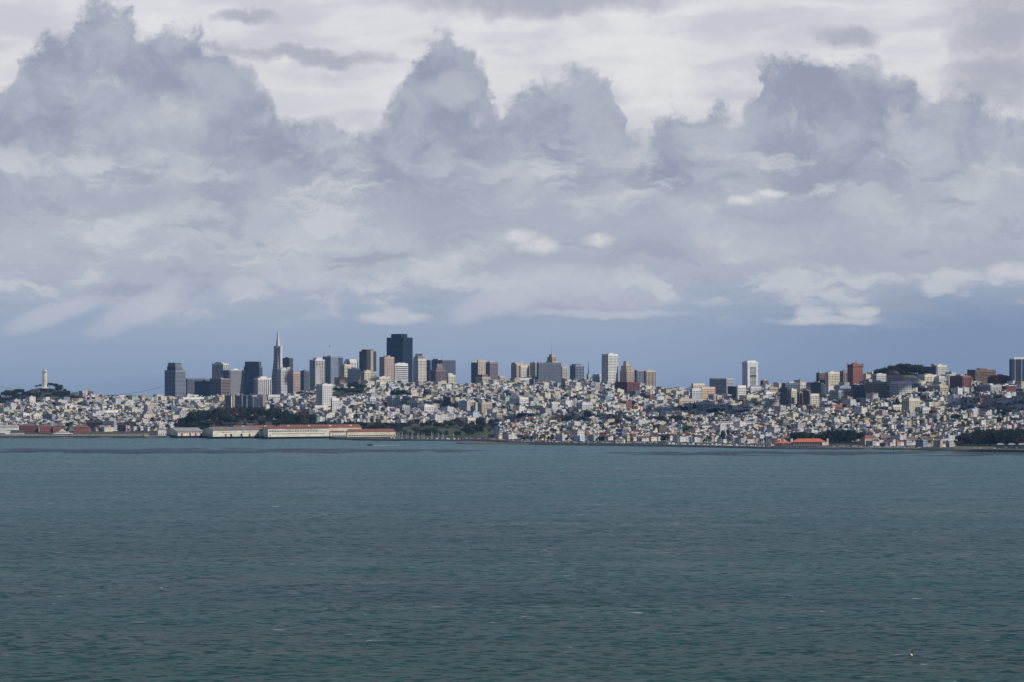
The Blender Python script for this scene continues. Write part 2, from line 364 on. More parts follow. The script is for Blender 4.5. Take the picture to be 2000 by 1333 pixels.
# ---------------------------------------------------------------- water
WAVE = (.45, 1.6)
def make_water():
    m = bpy.data.materials.new('sea_water'); m.use_nodes = True; t = m.node_tree; b = t.nodes['Principled BSDF']
    L = t.links.new
    g = t.nodes.new('ShaderNodeNewGeometry')
    def tex(scale, detail, rough, st, dist=0, rz=0):
        mp = t.nodes.new('ShaderNodeMapping'); mp.inputs['Scale'].default_value = st; mp.inputs['Rotation'].default_value = (0, 0, rz)
        n = t.nodes.new('ShaderNodeTexNoise'); n.inputs['Scale'].default_value = scale; n.inputs['Detail'].default_value = detail
        n.inputs['Roughness'].default_value = rough; n.inputs['Distortion'].default_value = dist
        L(g.outputs['Position'], mp.inputs[0]); L(mp.outputs[0], n.inputs['Vector']); return n.outputs[0]
    def slopes(scale, detail, rough, st, rz, amp, prev=None):
        # wave slopes taken straight from noise, so that far water keeps its roughness
        mp = t.nodes.new('ShaderNodeMapping'); mp.inputs['Scale'].default_value = st; mp.inputs['Rotation'].default_value = (0, 0, rz)
        n = t.nodes.new('ShaderNodeTexNoise'); n.inputs['Scale'].default_value = scale; n.inputs['Detail'].default_value = detail; n.inputs['Roughness'].default_value = rough
        L(g.outputs['Position'], mp.inputs[0]); L(mp.outputs[0], n.inputs['Vector'])
        s_ = t.nodes.new('ShaderNodeVectorMath'); s_.operation = 'SUBTRACT'; s_.inputs[1].default_value = (.5, .5, .5); L(n.outputs[1], s_.inputs[0])
        m_ = t.nodes.new('ShaderNodeVectorMath'); m_.operation = 'MULTIPLY_ADD'; m_.inputs[1].default_value = (amp, amp * 1.25, 0); L(s_.outputs[0], m_.inputs[0])
        if prev: L(prev, m_.inputs[2])
        else: m_.inputs[2].default_value = (0, 0, 1)
        return m_.outputs[0]
    patch = tex(.0016, 5, .6, (.35, 1.6, 1), .4)
    streak = tex(.006, 5, .6, (.3, 2.4, 1), .3, .12)
    n1 = slopes(.028, 3, .55, (.7, 1.2, 1), .3, WAVE[0]); n2 = slopes(.17, 5, .62, (.75, 1.2, 1), .5, WAVE[1], n1)
    nn = t.nodes.new('ShaderNodeVectorMath'); nn.operation = 'NORMALIZE'; L(n2, nn.inputs[0]); n2 = nn.outputs[0]
    r = t.nodes.new('ShaderNodeValToRGB'); L(patch, r.inputs[0])
    r.color_ramp.elements[0].position = .38; r.color_ramp.elements[1].position = .62
    r.color_ramp.elements[0].color = (.007, .031, .034, 1); r.color_ramp.elements[1].color = (.012, .052, .051, 1)
    # paler with distance: growing sky reflection painted into the base colour
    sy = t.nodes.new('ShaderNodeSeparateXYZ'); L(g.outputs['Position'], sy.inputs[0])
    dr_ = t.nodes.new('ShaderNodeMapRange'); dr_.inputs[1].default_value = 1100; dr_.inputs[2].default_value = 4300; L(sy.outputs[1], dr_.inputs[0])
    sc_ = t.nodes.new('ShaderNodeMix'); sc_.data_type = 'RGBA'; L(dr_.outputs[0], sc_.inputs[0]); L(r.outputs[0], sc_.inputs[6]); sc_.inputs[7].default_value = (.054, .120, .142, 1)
    # crests paler and troughs darker, wave light painted into the base colour
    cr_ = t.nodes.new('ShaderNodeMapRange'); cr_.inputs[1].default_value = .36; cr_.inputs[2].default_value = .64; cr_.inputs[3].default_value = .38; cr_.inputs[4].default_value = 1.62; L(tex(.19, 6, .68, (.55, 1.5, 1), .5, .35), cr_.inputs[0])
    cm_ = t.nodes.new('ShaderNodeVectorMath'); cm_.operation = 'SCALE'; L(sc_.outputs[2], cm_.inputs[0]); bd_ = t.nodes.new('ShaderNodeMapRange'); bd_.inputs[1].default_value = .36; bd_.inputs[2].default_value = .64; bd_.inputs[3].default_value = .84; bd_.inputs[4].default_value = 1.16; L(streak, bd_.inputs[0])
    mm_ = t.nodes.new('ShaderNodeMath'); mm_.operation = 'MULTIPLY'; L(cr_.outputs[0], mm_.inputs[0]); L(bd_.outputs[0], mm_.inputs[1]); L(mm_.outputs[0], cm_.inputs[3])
    # foam on breaking crests
    fo = t.nodes.new('ShaderNodeMath'); fo.operation = 'MULTIPLY'
    fm = tex(.09, 8, .7, (.6, 1.5, 1), .5, .3); fb = tex(.012, 3, .5, (1, 1, 1))
    a = t.nodes.new('ShaderNodeMapRange'); a.inputs[1].default_value = .64; a.inputs[2].default_value = .675; L(fm, a.inputs[0])
    c = t.nodes.new('ShaderNodeMapRange'); c.inputs[1].default_value = .50; c.inputs[2].default_value = .56; L(fb, c.inputs[0])
    L(a.outputs[0], fo.inputs[0]); L(c.outputs[0], fo.inputs[1])
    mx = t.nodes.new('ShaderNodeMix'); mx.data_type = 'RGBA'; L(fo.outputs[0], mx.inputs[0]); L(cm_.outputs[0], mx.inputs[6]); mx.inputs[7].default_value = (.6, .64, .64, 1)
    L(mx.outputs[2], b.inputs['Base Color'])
    rr = t.nodes.new('ShaderNodeMapRange'); rr.inputs[1].default_value = .3; rr.inputs[2].default_value = .7; rr.inputs[3].default_value = .28; rr.inputs[4].default_value = .42
    L(streak, rr.inputs[0]); L(rr.outputs[0], b.inputs['Roughness'])
    b.inputs['IOR'].default_value = 1.33; b.inputs['Specular IOR Level'].default_value = .05
    L(n2, b.inputs['Normal'])
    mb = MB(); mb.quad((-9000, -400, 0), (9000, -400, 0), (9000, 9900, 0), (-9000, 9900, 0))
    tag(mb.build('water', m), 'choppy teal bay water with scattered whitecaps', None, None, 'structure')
make_water()
# ---------------------------------------------------------------- land
def make_land():
    Xs = np.linspace(-420, 2420, 190); verts = []; faces = []; nd = 0
    ds = []
    D = [-40, -12, -4, 0, 1, 8, 14, 16, 40, 55, 57, 80, 99, 101, 115]
    rows = None
    for X in Xs:
        d0 = shore_d(X)
        col = [d0 + t for t in D] + list(np.linspace(d0 + 135, 7600, 110)) + [7750, 7900, 8100, 8400, 8800, 9300, 9890]
        for d in col:
            x = (X - 1000) / F * d; verts.append((x, d, ground(x, d)))
        nd = len(col)
    for i in range(len(Xs) - 1):
        for j in range(nd - 1):
            a = i * nd + j; faces.append((a, a + nd, a + nd + 1, a + 1))
    me = bpy.data.meshes.new('land'); me.from_pydata(verts, [], faces)
    m = bpy.data.materials.new('city_ground'); m.use_nodes = True; t = m.node_tree; b = t.nodes['Principled BSDF']; L = t.links.new
    g = t.nodes.new('ShaderNodeNewGeometry')
    def tx(s, d=6):
        n = t.nodes.new('ShaderNodeTexNoise'); n.inputs['Scale'].default_value = s; n.inputs['Detail'].default_value = d; L(g.outputs['Position'], n.inputs['Vector']); return n.outputs[0]
    r = t.nodes.new('ShaderNodeValToRGB'); E = r.color_ramp.elements
    E[0].position = .36; E[0].color = (.035, .05, .025, 1); E[1].position = .6; E[1].color = (.11, .108, .10, 1)
    e = E.new(.46); e.color = (.04, .05, .03, 1); e = E.new(.52); e.color = (.065, .066, .066, 1)
    L(tx(.03), r.inputs[0]); L(r.outputs[0], b.inputs['Base Color']); b.inputs['Roughness'].default_value = .95; b.inputs['Specular IOR Level'].default_value = .1
    me.materials.append(m)
    tag(link('land', me), 'hilly city ground rising from the waterfront', None, None, 'structure')
make_land()

TANX = lambda X: (X - 1000) / F
OCC = []          # (x, y, radius) footprints kept clear of houses
CLEAR = []        # functions (X, y) -> True where nothing random may stand
def place(X):
    for a, n in ((150, 'on the slope below the round hilltop tower'), (335, 'on the slope near the twin-spired church'), (640, 'behind the wooded headland'),
                 (760, 'on the hillside above the red-roofed piers'), (880, 'on the hillside below the dark tower'), (1010, 'above the waterfront meadow'),
                 (1120, 'below the mast-topped hotel tower'), (1260, 'below the tall white lattice tower'), (1400, 'above the first marina boats'),
                 (1520, 'below the lone white slab tower'), (1640, 'above the orange-roofed clubhouse'), (1760, 'below the brick tower'), (1880, 'below the dark hilltop trees')):
        if X < a: return n
    return 'above the dark grove'

def solve_len(cx, cy, ux, uy, X):
    t = TANX(X); den = t * uy - ux
    return (cx - t * cy) / den if abs(den) > 1e-6 else 20

def facade_rings(mb, W, D, z0, z1, kind, off=.18, bay=4.0, mx=1.2):
    # windows of one storey round the four faces, in the building's own axes
    def face(ax, fixed, a0, a1, sgn):
        L = a1 - a0
        if kind == 'band': segs = [(a0 + mx, a1 - mx)]
        else:
            n = max(1, int((L - 1.2) / bay)); st = (L - 1.2) / n; wdt = st * .56
            segs = [(a0 + .6 + st * (i + .5) - wdt / 2, a0 + .6 + st * (i + .5) + wdt / 2) for i in range(n)]
        for s0, s1 in segs:
            if s1 <= s0: continue
            if ax == 'x':
                y = fixed
                q = [(s0, y, z0), (s1, y, z0), (s1, y, z1), (s0, y, z1)]
            else:
                x = fixed
                q = [(x, s0, z0), (x, s1, z0), (x, s1, z1), (x, s0, z1)]
            if sgn < 0: q = q[::-1]
            mb.quad(*q)
    face('x', -off, 0, W, 1); face('x', D + off, 0, W, -1); face('y', -off, 0, D, -1); face('y', W + off, 0, D, 1)

def footprint(X0, Xs, X1, d, al, mind=14):
    cx = TANX(Xs) * d; cy = d
    ex = (math.cos(al), math.sin(al)); ey = (-math.sin(al), math.cos(al))
    W = solve_len(cx, cy, ex[0], ex[1], X1) if X1 > Xs + .5 else mind
    D = solve_len(cx, cy, ey[0], ey[1], X0) if X0 < Xs - .5 else mind
    return cx, cy, max(W, 5), max(D, 5), ex, ey

def bld(name, label, cat, X0, Xs, X1, Yt, wall, style='grid', d=None, Yb=None, roof='grey', fl=4.2, glass=None, al=42, tiers=(), bay=4.4, wh=.5, cap=None, group=None, keep=False, maxd=None, left_wall=None, pent=True, zb=None):
    al = math.radians(al)
    if d is None: d = d_at((X0 + X1) / 2, Yb)
    cx, cy, W, D, ex, ey = footprint(X0, Xs, X1, d, al)
    if maxd: D = min(D, maxd)
    mx_, my_ = cx + ex[0] * W / 2 + ey[0] * D / 2, cy + ex[1] * W / 2 + ey[1] * D / 2
    base = min(ground(cx, cy), ground(cx + ex[0] * W, cy + ex[1] * W), ground(cx + ey[0] * D, cy + ey[1] * D), ground(mx_, my_)) - .5
    if zb is not None: base = zb
    H = zat(Yt, d) - base
    root = thing(name, label, cat, (cx, cy, base), al, group)
    OCC.append((mx_, my_, math.hypot(W, D) / 2))
    wm = wallm(wall); gm = glass or GLASS
    mb = MB().box(0, W, 0, D, 0, H - .6); 
    if style != 'plain': pass
    mb.build('wall', wm, root)
    rm = roofm(roof)
    rb = MB()
    t = .7; rfo = root
    if cap: rb.box(-cap[0], W + cap[0], -cap[0], D + cap[0], H - .6, H + cap[1]); rfo = rb.build('roof', wallm(cap[2]) if len(cap) > 2 else rm, root)
    else:
        rb.box(0, W, 0, D, H - .6, H - .1)
        # parapet
        rb.box(0, W, 0, t, H - .1, H + .7); rb.box(0, W, D - t, D, H - .1, H + .7); rb.box(0, t, t, D - t, H - .1, H + .7); rb.box(W - t, W, t, D - t, H - .1, H + .7)
        rfo = rb.build('roof', wm if style != 'glass' else wm, root)
        if pent and W > 9 and D > 9:
            q = R.uniform(.2, .4); ph = R.uniform(2.2, 4.2)
            MB().box(W * q, W * (q + .32), D * .3, D * .7, H - .1, H + ph).build('plant_room', wallm(R.choice(['pale grey', 'grey', wall])), rfo)
            if R.random() < .6: MB().box(W * (q + .4), W * (q + .5), D * .35, D * .5, H - .1, H + ph * .55).build('roof_unit', wallm('grey'), rfo)
    nfl = max(2, int(H / fl)); fh = H / nfl
    if style in ('band', 'grid', 'glass', 'spandrel'):
        mb = MB()
        if style == 'band': facade_rings(mb, W, D, fh * .32, fh * (.32 + wh), 'band')
        elif style == 'glass': facade_rings(mb, W, D, fh * .1, fh * .86, 'band', mx=.5)
        elif style == 'spandrel': facade_rings(mb, W, D, fh * .15, fh * .8, 'grid', bay=bay, mx=.5)
        else: facade_rings(mb, W, D, fh * .28, fh * (.28 + wh), 'grid', bay=bay)
        me = mb.mesh('window_band', gm)
        start = 0
        for i in range(start, min(nfl - (0 if cap is None else 0), 60)):
            if fh * (i + .9) > H - 1: break
            link('window_band', me, root, (0, 0, fh * i))
    if style in ('vert', 'pier'):
        z0, z1 = 4, H - (3.5 if style == 'vert' else 2.2)
        for ax, L in (('x', W), ('y', D)):
            n = max(2, int(L / bay)); st = L / n; wdt = st * (.5 if style == 'vert' else .66)
            mb = MB()
            if ax == 'x':
                for y, s_ in ((-.18, 1), (D + .18, -1)):
                    q = [(-wdt/2, y, z0), (wdt/2, y, z0), (wdt/2, y, z1), (-wdt/2, y, z1)]
                    mb.quad(*(q if s_ > 0 else q[::-1]))
            else:
                for x, s_ in ((-.18, -1), (W + .18, 1)):
                    q = [(x, -wdt/2, z0), (x, wdt/2, z0), (x, wdt/2, z1), (x, -wdt/2, z1)]
                    mb.quad(*(q if s_ > 0 else q[::-1]))
            me = mb.mesh('window_strip', gm)
            for i in range(n):
                c = st * (i + .5); link('window_strip', me, root, (c, 0, 0) if ax == 'x' else (0, c, 0))
        if style == 'pier':
            mb = MB(); facade_rings(mb, W, D, 0, .9, 'band', off=.3, mx=.2); me = mb.mesh('floor_band', wm)
            for i in range(1, nfl): link('floor_band', me, root, (0, 0, fh * i))
    for tr in tiers:
        u0, u1, v0, v1, Y2 = tr[:5]; col = tr[5] if len(tr) > 5 else wall; st = tr[6] if len(tr) > 6 else None
        h2 = zat(Y2, d) - base
        MB().box(W * u0, W * u1, D * v0, D * v1, H - .4, h2).build('upper_tier', wallm(col), root)
        if st:
            k = max(1, int((h2 - H) / fl)); f2 = (h2 - H) / k; w2, d2 = W * (u1 - u0), D * (v1 - v0)
            if k * f2 > 2:
                mb = MB(); facade_rings(mb, w2, d2, f2 * .3, f2 * .75, 'band' if st == 'band' else 'grid', bay=bay); me = mb.mesh('window_band', gm)
                for i in range(k): link('window_band', me, root, (W * u0, D * v0, H + f2 * i))
    root['dims'] = (W, D, H)
    return root
def dims(r): return tuple(r['dims'])
OT = 'office tower'; AT = 'apartment tower'; AB = 'apartment building'
def T(*a, **k): return bld(*a, **k)
# ---------------- downtown, left to right
t = T('office_tower', 'dark stepped tower with banded sunlit side, leftmost of the downtown towers', OT, 321.5, 343, 363, 724, 'blue grey', 'band', 7300, tiers=[(0,.72,0,.78,716,'blue grey','band'),(0,.6,.02,.7,709,'blue grey','band')], fl=4.0, glass=GLASSM, pent=False)
T('office_block', 'low slate office block between the leftmost stepped tower and the navy block', 'office block', 363, 366, 402, 740, 'slate', 'band', 7650, glass=GLASSM)
T('office_block', 'squat navy glass block with a blank sheer front', 'office block', 380, 427, 434, 746, 'navy', 'glass', 7350, glass=GLASSB, pent=False)
T('office_block', 'brown grey office slab showing just behind the navy glass block', 'office block', 396, 402, 424, 743, 'brown', 'band', 7600, glass=GLASSM)
T('office_tower', 'white pinstriped tower rising behind the navy glass block', OT, 414, 436, 447, 711, 'white', 'vert', 8000, bay=7, tiers=[(.1,.6,.2,.8,708,'grey')])
T('office_tower', 'narrow slate tower in front of the pinstriped tower', OT, 436, 447, 450, 724, 'slate', 'glass', 7800, glass=GLASSM)
T('office_block', 'brown slate office block with pale floor bands on its sunlit side', 'office block', 410, 432, 449, 740, 'rose', 'band', 7200, glass=GLASS)
T('office_tower', 'plain grey tower with a white band around its top', OT, 448.5, 449.5, 477, 723, 'grey', 'vert', 7900, bay=3, cap=(.4, -4.5 + 5, 'white'), glass=GLASSM, tiers=[(.25,.55,.2,.6,720.5,'white')])
T('office_tower', 'broad dark slate tower with notched corners beside the pointed tower', OT, 476, 507, 513, 717, 'slate', 'band', 7500, fl=4.4, glass=GLASS, tiers=[(0,.8,.05,.93,706.7,'slate','band')], pent=False)
T('apartment_tower', 'white apartment tower with vertical window lines below the dark notched slate tower', AT, 495.7, 504, 530.5, 739.5, 'white', 'vert', 6650, bay=6.5, tiers=[(.25,.7,.2,.8,736,'white')])
fs1 = T('apartment_slab', 'teal glass apartment slab with pale stair strips behind the wooded headland', 'apartment slab', 439, 440, 492, 773, 'teal', 'pier', 5950, glass=GLASS, bay=3.4, al=12, tiers=[(.42,.55,-.05,.4,768,'tan')], maxd=18)
fs2 = T('apartment_slab', 'teal glass apartment slab beside the tan stair tower, right of its twin', 'apartment slab', 484, 485, 518, 775, 'slate', 'pier', 6010, glass=GLASSB, bay=3.4, al=12, tiers=[(.86,1.02,-.08,.5,769,'tan')], maxd=18)

for fs, l in ((fs1, ((.22, .26, 'white'), (.29, .36, 'tan'), (.62, .65, 'blue grey'), (.8, .83, 'blue grey'))), (fs2, ((.3, .34, 'blue grey'), (.86, .98, 'tan')))):
    W_, D_, H_ = dims(fs)
    for u0, u1, c_ in l: MB().box(W_ * u0, W_ * u1, -1.4, 1, 0, H_ + (4 if c_ == 'tan' else .5)).build('stair_tower', wallm(c_), fs)
# pointed pyramid tower
def pyramid_tower():
    d = 7835; base = 5; c = P(541.8, 800, d); H = zat(642.5, d) - base; a0 = 24.0
    root = thing('pyramid_tower', 'slender white pyramid skyscraper tapering to a needle point', 'skyscraper', (c.x, d + 20, base), math.radians(45))
    def wdt(z): return a0 * (1 - z / H) * 1.02 + .25
    zs = H * .755
    def ring(mb, z0, z1, g=0):
        a, b = wdt(z0) + g, wdt(z1) + g
        for s in range(4):
            A = math.pi / 2 * s; c_, s_ = math.cos(A), math.sin(A)
            def r(x, y, z): return (x * c_ - y * s_, x * s_ + y * c_, z)
            mb.quad(r(-a, -a, z0), r(a, -a, z0), r(b, -b, z1), r(-b, -b, z1))
    mb = MB(); ring(mb, 0, zs); mb.build('wall', wallm('grey'), root)
    mb = MB(); ring(mb, zs, H - .5); mb.build('spire', mat('spire_metal', (.50,.50,.52), .5, .06), root)
    n = 40
    for i in range(1, n):
        z = zs * i / n; mb = MB(); ring(mb, z, z + zs / n * .48, .2); mb.build('window_band', GLASSM, root)
    for s in (0, 2):   # the two lift and stair wings
        mb = MB(); x0 = wdt(zs) * .9
        for sg in (-1, 1) if s == 0 else ():
            pass
        zl = zs * .40
        A = math.pi / 2 * (s + (0 if s == 0 else 1)); A = (0 if s == 0 else math.pi)
        c_, s_ = math.cos(A), math.sin(A)
        def r(x, y, z): return (x * c_ - y * s_, x * s_ + y * c_, z)
        h = 4.2; yo = wdt(zl) + .5
        p = [r(-h, -wdt(zl), zl), r(h, -wdt(zl), zl), r(h, -yo + .2 - 0, zs + 8), r(-h, -yo + .2, zs + 8)]
        pi = [r(-h, -1, zl), r(h, -1, zl), r(h, -wdt(zs) * .4, zs + 8), r(-h, -wdt(zs) * .4, zs + 8)]
        mb.quad(*p); mb.quad(p[0], p[3], pi[3], pi[0]); mb.quad(p[1], pi[1], pi[2], p[2]); mb.quad(p[3], p[2], pi[2], pi[3])
        mb.build('wing', wallm('pale grey'), root)
pyramid_tower()
T('office_tower', 'dark flat-topped tower peeking out right behind the pyramid skyscraper', OT, 551, 565, 572.5, 700, 'dark slate', 'vert', 8300, glass=GLASSM)
T('apartment_tower', 'white gridded apartment tower just in front of the pyramid skyscraper', AT, 541, 549, 566, 721, 'pale grey', 'grid', 6700, bay=5, tiers=[(.8,1.1,.1,.9,717.5,'cream')])
T('apartment_tower', 'beige brick apartment tower with stepped top beside the pyramid skyscraper', AT, 561.5, 573, 586, 728, 'pink', 'grid', 6600, bay=5, roof='brown', tiers=[(.1,.8,.1,.9,725,'pink')])
T('office_tower', 'low slate tower in the gap right of the beige brick apartment tower', OT, 586.5, 594, 604, 725, 'slate', 'band', 8000, glass=GLASSM)
T('apartment_tower', 'tall dark glass tower with white piers and rooftop frames', AT, 604.5, 616, 634.5, 703.5, 'white', 'pier', 7300, bay=6, tiers=[(.25,.8,.2,.8,699,'pale grey')])
T('apartment_tower', 'grey green slab tower standing before the white-piered dark glass tower', AT, 614.5, 616, 626, 718, 'grey', 'plain', 7000, glass=GLASSM)
t = T('office_tower', 'grey gridded tower topped by two tall white masts', OT, 630.6, 646, 661, 697, 'blue grey', 'grid', 8000, bay=3.6, glass=GLASSM)
W_, D_, H_ = dims(t)
for Xm in (643, 646.6):
    k = (Xm - 643) / 3.6
    MB().cyl(W_ * (.08 + .1 * k), D_ * (.3 - .15 * k), H_, H_ + 28, 1.1, .8, 8).build('mast', wallm('white'), t)
T('office_tower', 'blue glass tower top beside the twin-masted tower', OT, 659, 662, 670, 697, 'blue grey', 'glass', 8300, glass=GLASSB)
T('apartment_tower', 'white stepped apartment tower crowned with terraces right of the twin-masted tower', AT, 672, 684, 699, 706, 'white', 'grid', 7100, bay=5, tiers=[(0,.8,.1,.8,702,'white')])
T('apartment_tower', 'cream block with flat top stepping down left of the white terraced tower', AT, 663, 673, 684, 713, 'cream', 'grid', 7000, bay=5)
T('apartment_tower', 'white narrow apartment block sunlit below the terraced tower', AT, 679, 693, 704, 721, 'pale grey', 'grid', 6800, bay=4.5)
t = T('apartment_tower', 'dark glass apartment tower with a tan vertical spine', AT, 701.6, 716, 735, 687, 'charcoal', 'band', 7100, glass=GLASSM, wh=.35, tiers=[(.1,.8,.1,.8,683,'charcoal')], fl=4.4, pent=False)
W_, D_, H_ = dims(t); MB().box(W_ * .40, W_ * .66, -1.2, 2, 0, H_ + 4).build('spine', wallm('tan'), t)
T('apartment_tower', 'beige windowless-looking tower just left of the great dark tower', AT, 741, 751, 770, 698, 'pink', 'grid', 7000, bay=7, wh=.3, tiers=[(.35,.65,.1,.7,695,'pink'),])
T('apartment_building', 'cream terraced block below the dark glass tower with the spine', AB, 704, 712, 736, 726, 'cream', 'grid', 6850, bay=5, tiers=[(.2,.6,.1,.8,723,'cream')])
T('apartment_building', 'white terraced block below the beige windowless-looking tower', AB, 733, 741, 762, 737, 'ivory', 'grid', 6600, bay=5)
T('apartment_building', 'grey beige block with sunlit end on the wooded hill slope', AB, 704, 719, 727, 745, 'beige', 'grid', 6400, bay=5)
T('apartment_building', 'cream windowed block beside the wooded hill slope', AB, 736, 742, 753, 747, 'cream', 'grid', 6350, bay=5)
T('apartment_building', 'brown beige block half hidden by the hillside trees', AB, 653, 664, 679, 738, 'tan', 'grid', 6700, bay=5)
T('apartment_building', 'boxy bright white building with a grid of square windows on the hillside', AB, 617.6, 630, 649, 751, 'white', 'grid', 5950, bay=5, Yb=None)
T('apartment_building', 'small white annex right below the boxy bright white building', AB, 646, 649, 663, 779, 'white', 'grid', 5750, bay=5, pent=False)
# the great dark tower
t = T('skyscraper', 'massive dark navy skyscraper with notched shoulders, tallest in the middle', 'skyscraper', 755, 787, 806, 660, 'navy', 'vert', 7900, bay=4.4, glass=GLASSB, pent=False, tiers=[(.0,.62,.1,.72,652.5,'navy')])
T('office_tower', 'blue and white banded office block at the foot of the dark skyscraper', OT, 769.5, 772, 797, 711, 'white', 'band', 7250, fl=6.2, wh=.5, glass=GLASSB, tiers=[(.2,.8,.2,.8,709,'white')])
t = T('apartment_tower', 'tall cream stepped apartment tower right of the dark skyscraper', AT, 806.7, 817, 833, 702, 'ivory', 'grid', 6750, bay=4.6, tiers=[(0,.85,.1,.9,697,'ivory','grid'),(.1,.65,.2,.75,691.5,'ivory')])
T('office_tower', 'narrow slate tower behind the cream stepped tower', OT, 831, 839, 842.5, 704, 'slate', 'glass', 8100, glass=GLASSM)
T('office_tower', 'wide flat-topped slate office tower behind the brown stepped one', OT, 843, 864, 890, 704, 'slate', 'vert', 8150, bay=4, glass=GLASSM, tiers=[(.0,.2,.4,.9,701,'grey')])
t = T('office_tower', 'rose brown tower with stepped sawtooth crown before the wide slate tower', OT, 840, 851, 871, 724, 'rose', 'pier', 7600, bay=6, tiers=[(.12,.9,.1,.9,718,'rose','grid'),(.25,.75,.2,.8,711,'rose')], pent=False)
T('apartment_tower', 'small cream tower sunlit at the edge of the wide slate tower', AT, 872, 876, 889.5, 733, 'ivory', 'grid', 6750, bay=5, tiers=[(0,.6,.1,.9,729.5,'ivory')])
t = T('office_tower', 'slate grey tower topped by a gilded dome and flagpole', OT, 920, 933, 936, 709, 'slate', 'grid', 7350, bay=4, glass=GLASSM, pent=False)
W_, D_, H_ = dims(t); gd = mat('gilded_metal', (.65,.48,.2), .4, .05)
mb = MB(); mb.cyl(0, 0, 0, 3, 3.2, 3.0, 12); mb.cyl(0, 0, 3, 6, 3.0, 1.6, 12); mb.cyl(0, 0, 6, 8, 1.6, .3, 12); mb.build('dome', gd, t, (W_ * .4, D_ * .45, H_))
MB().cyl(W_ * .4, D_ * .45, H_ + 8, H_ + 27, .35, .2, 6).build('flagpole', wallm('grey'), t)
T('hotel_tower', 'tall beige hotel slab between the domed tower and the rose one', 'hotel tower', 933, 934, 948.5, 704, 'beige', 'grid', 7100, bay=8, wh=.3)
t = T('office_tower', 'rose brown banded office tower with slate end wall', OT, 944, 957, 973, 708.5, 'rose', 'band', 7700, glass=GLASSM)
MB().cyl(4, 8, 0, 15, .4, .2, 5).build('antenna', wallm('grey'), t, (0, 0, dims(t)[2]))
T('hotel_building', 'beige hotel with dark mansard roof below the domed tower', 'hotel', 929.5, 942, 958, 737, 'beige', 'grid', 6700, bay=5, tiers=[(.05,.8,.1,.9,732,'brown')], pent=False)
T('apartment_building', 'low beige block at the crest right of the mansard hotel', AB, 973, 976, 987, 735, 'beige', 'grid', 6700, bay=5)
T('apartment_tower', 'grey brown apartment block on the crest with beige sunlit face', AT, 998, 1009, 1034.5, 712, 'beige', 'grid', 6900, bay=5, tiers=[(.0,.55,.2,.9,708.5,'beige')])
T('apartment_building', 'white stepped block before the grey brown crest block', AB, 1014, 1017, 1034, 715, 'ivory', 'grid', 6750, bay=6)
T('apartment_slab', 'broad dark slab with speckled balconies beneath the mast-topped hotel tower', 'apartment slab', 1048, 1052, 1096, 709, 'slate', 'grid', 6550, bay=4.2, wh=.55, pent=False, glass=GLASSM)
T('apartment_tower', 'beige grey tower joined to the left end of the broad dark slab', AT, 1035, 1046, 1051, 709, 'beige', 'grid', 6750, bay=5)
t = T('hotel_tower', 'stone hotel tower carrying a tall lattice mast above the broad dark slab', 'hotel tower', 1066, 1079, 1091, 707, 'beige', 'grid', 6900, bay=5, tiers=[(.05,.75,.1,.85,698,'pink','grid'),(.12,.55,.2,.65,692.5,'beige')], pent=False)
W_, D_, H_ = dims(t)
h1 = zat(692.5, 6900) - t.location.z
mb = MB(); mb.cyl(W_ * .33, D_ * .42, h1, h1 + 16, 1.5, .9, 6); mb.build('mast', wallm('grey'), t); MB().cyl(W_ * .33, D_ * .42, h1 + 16, h1 + 39, .55, .2, 5).build('antenna', wallm('grey'), t)
T('apartment_building', 'beige block tucked right of the broad dark slab', AB, 1094, 1098, 1108, 717, 'beige', 'grid', 6800, bay=5)
T('office_tower', 'dark stepped block with pale vertical piers on the crest', OT, 1113, 1124, 1141, 714.5, 'blue grey', 'pier', 6700, bay=5, tiers=[(.1,.75,.15,.85,711.5,'slate')], pent=False)
# cathedral spire
def spire():
    d = 6900; b = P(1149.5, 735, d); z0 = ground(b.x, d); zt = zat(704, d)
    r = thing('cathedral', 'dark needle-spired cathedral on the crest left of the tall white lattice tower', 'cathedral', (b.x, d, z0), math.radians(42))
    h = zt - z0; rf = mat('spire_lead', (.13,.15,.17), .6, .15)
    MB().box(-4, 4, -4, 4, 0, h * .45).build('belfry', wallm('grey'), r)
    mb = MB(); mb.cyl(0, 0, h * .45, h, 2.1, .15, 8); mb.build('spire', rf, r)
    n = MB().box(4, 40, -7, 7, 0, h * .26); n.build('nave', wallm('grey'), r); MB().gable(4, 40, -7, 7, h * .26, 7, axis='x').build('roof', rf, r)
    OCC.append((b.x + 18, d + 15, 24))
spire()
T('apartment_building', 'small bright white block on the crest left of the lattice tower', AB, 1157, 1160, 1174, 732, 'white', 'grid', 6550, bay=6)
t = T('apartment_tower', 'tall white lattice tower standing alone on the crest', AT, 1175, 1188, 1207, 692.5, 'white', 'grid', 6500, bay=4.6, wh=.52, tiers=[(.3,.7,.3,.7,690.5,'white')], pent=False)
T('apartment_tower', 'stepped beige brick tower right of the tall white lattice tower', AT, 1210.6, 1224, 1238.8, 724, 'pink', 'grid', 6500, bay=5, tiers=[(.05,.75,.1,.9,714.5,'beige','grid'),(.1,.42,.2,.6,705.7,'beige')], pent=False)
T('apartment_building', 'dark blue and beige block right of the stepped beige tower', AB, 1239, 1244, 1259, 724, 'blue grey', 'pier', 6900, bay=6, cap=(.4,1.5,'beige'))
T('apartment_tower', 'beige block of tall columns at the end of the crest', AT, 1257, 1262, 1281, 725, 'beige', 'vert', 6800, bay=5)
T('brick_building', 'long red brick block below the tall white lattice tower', 'brick building', 1201, 1224.7, 1249.5, 747, 'red brick', 'grid', None, Yb=769, bay=6, roof='grey', wh=.35, pent=False)
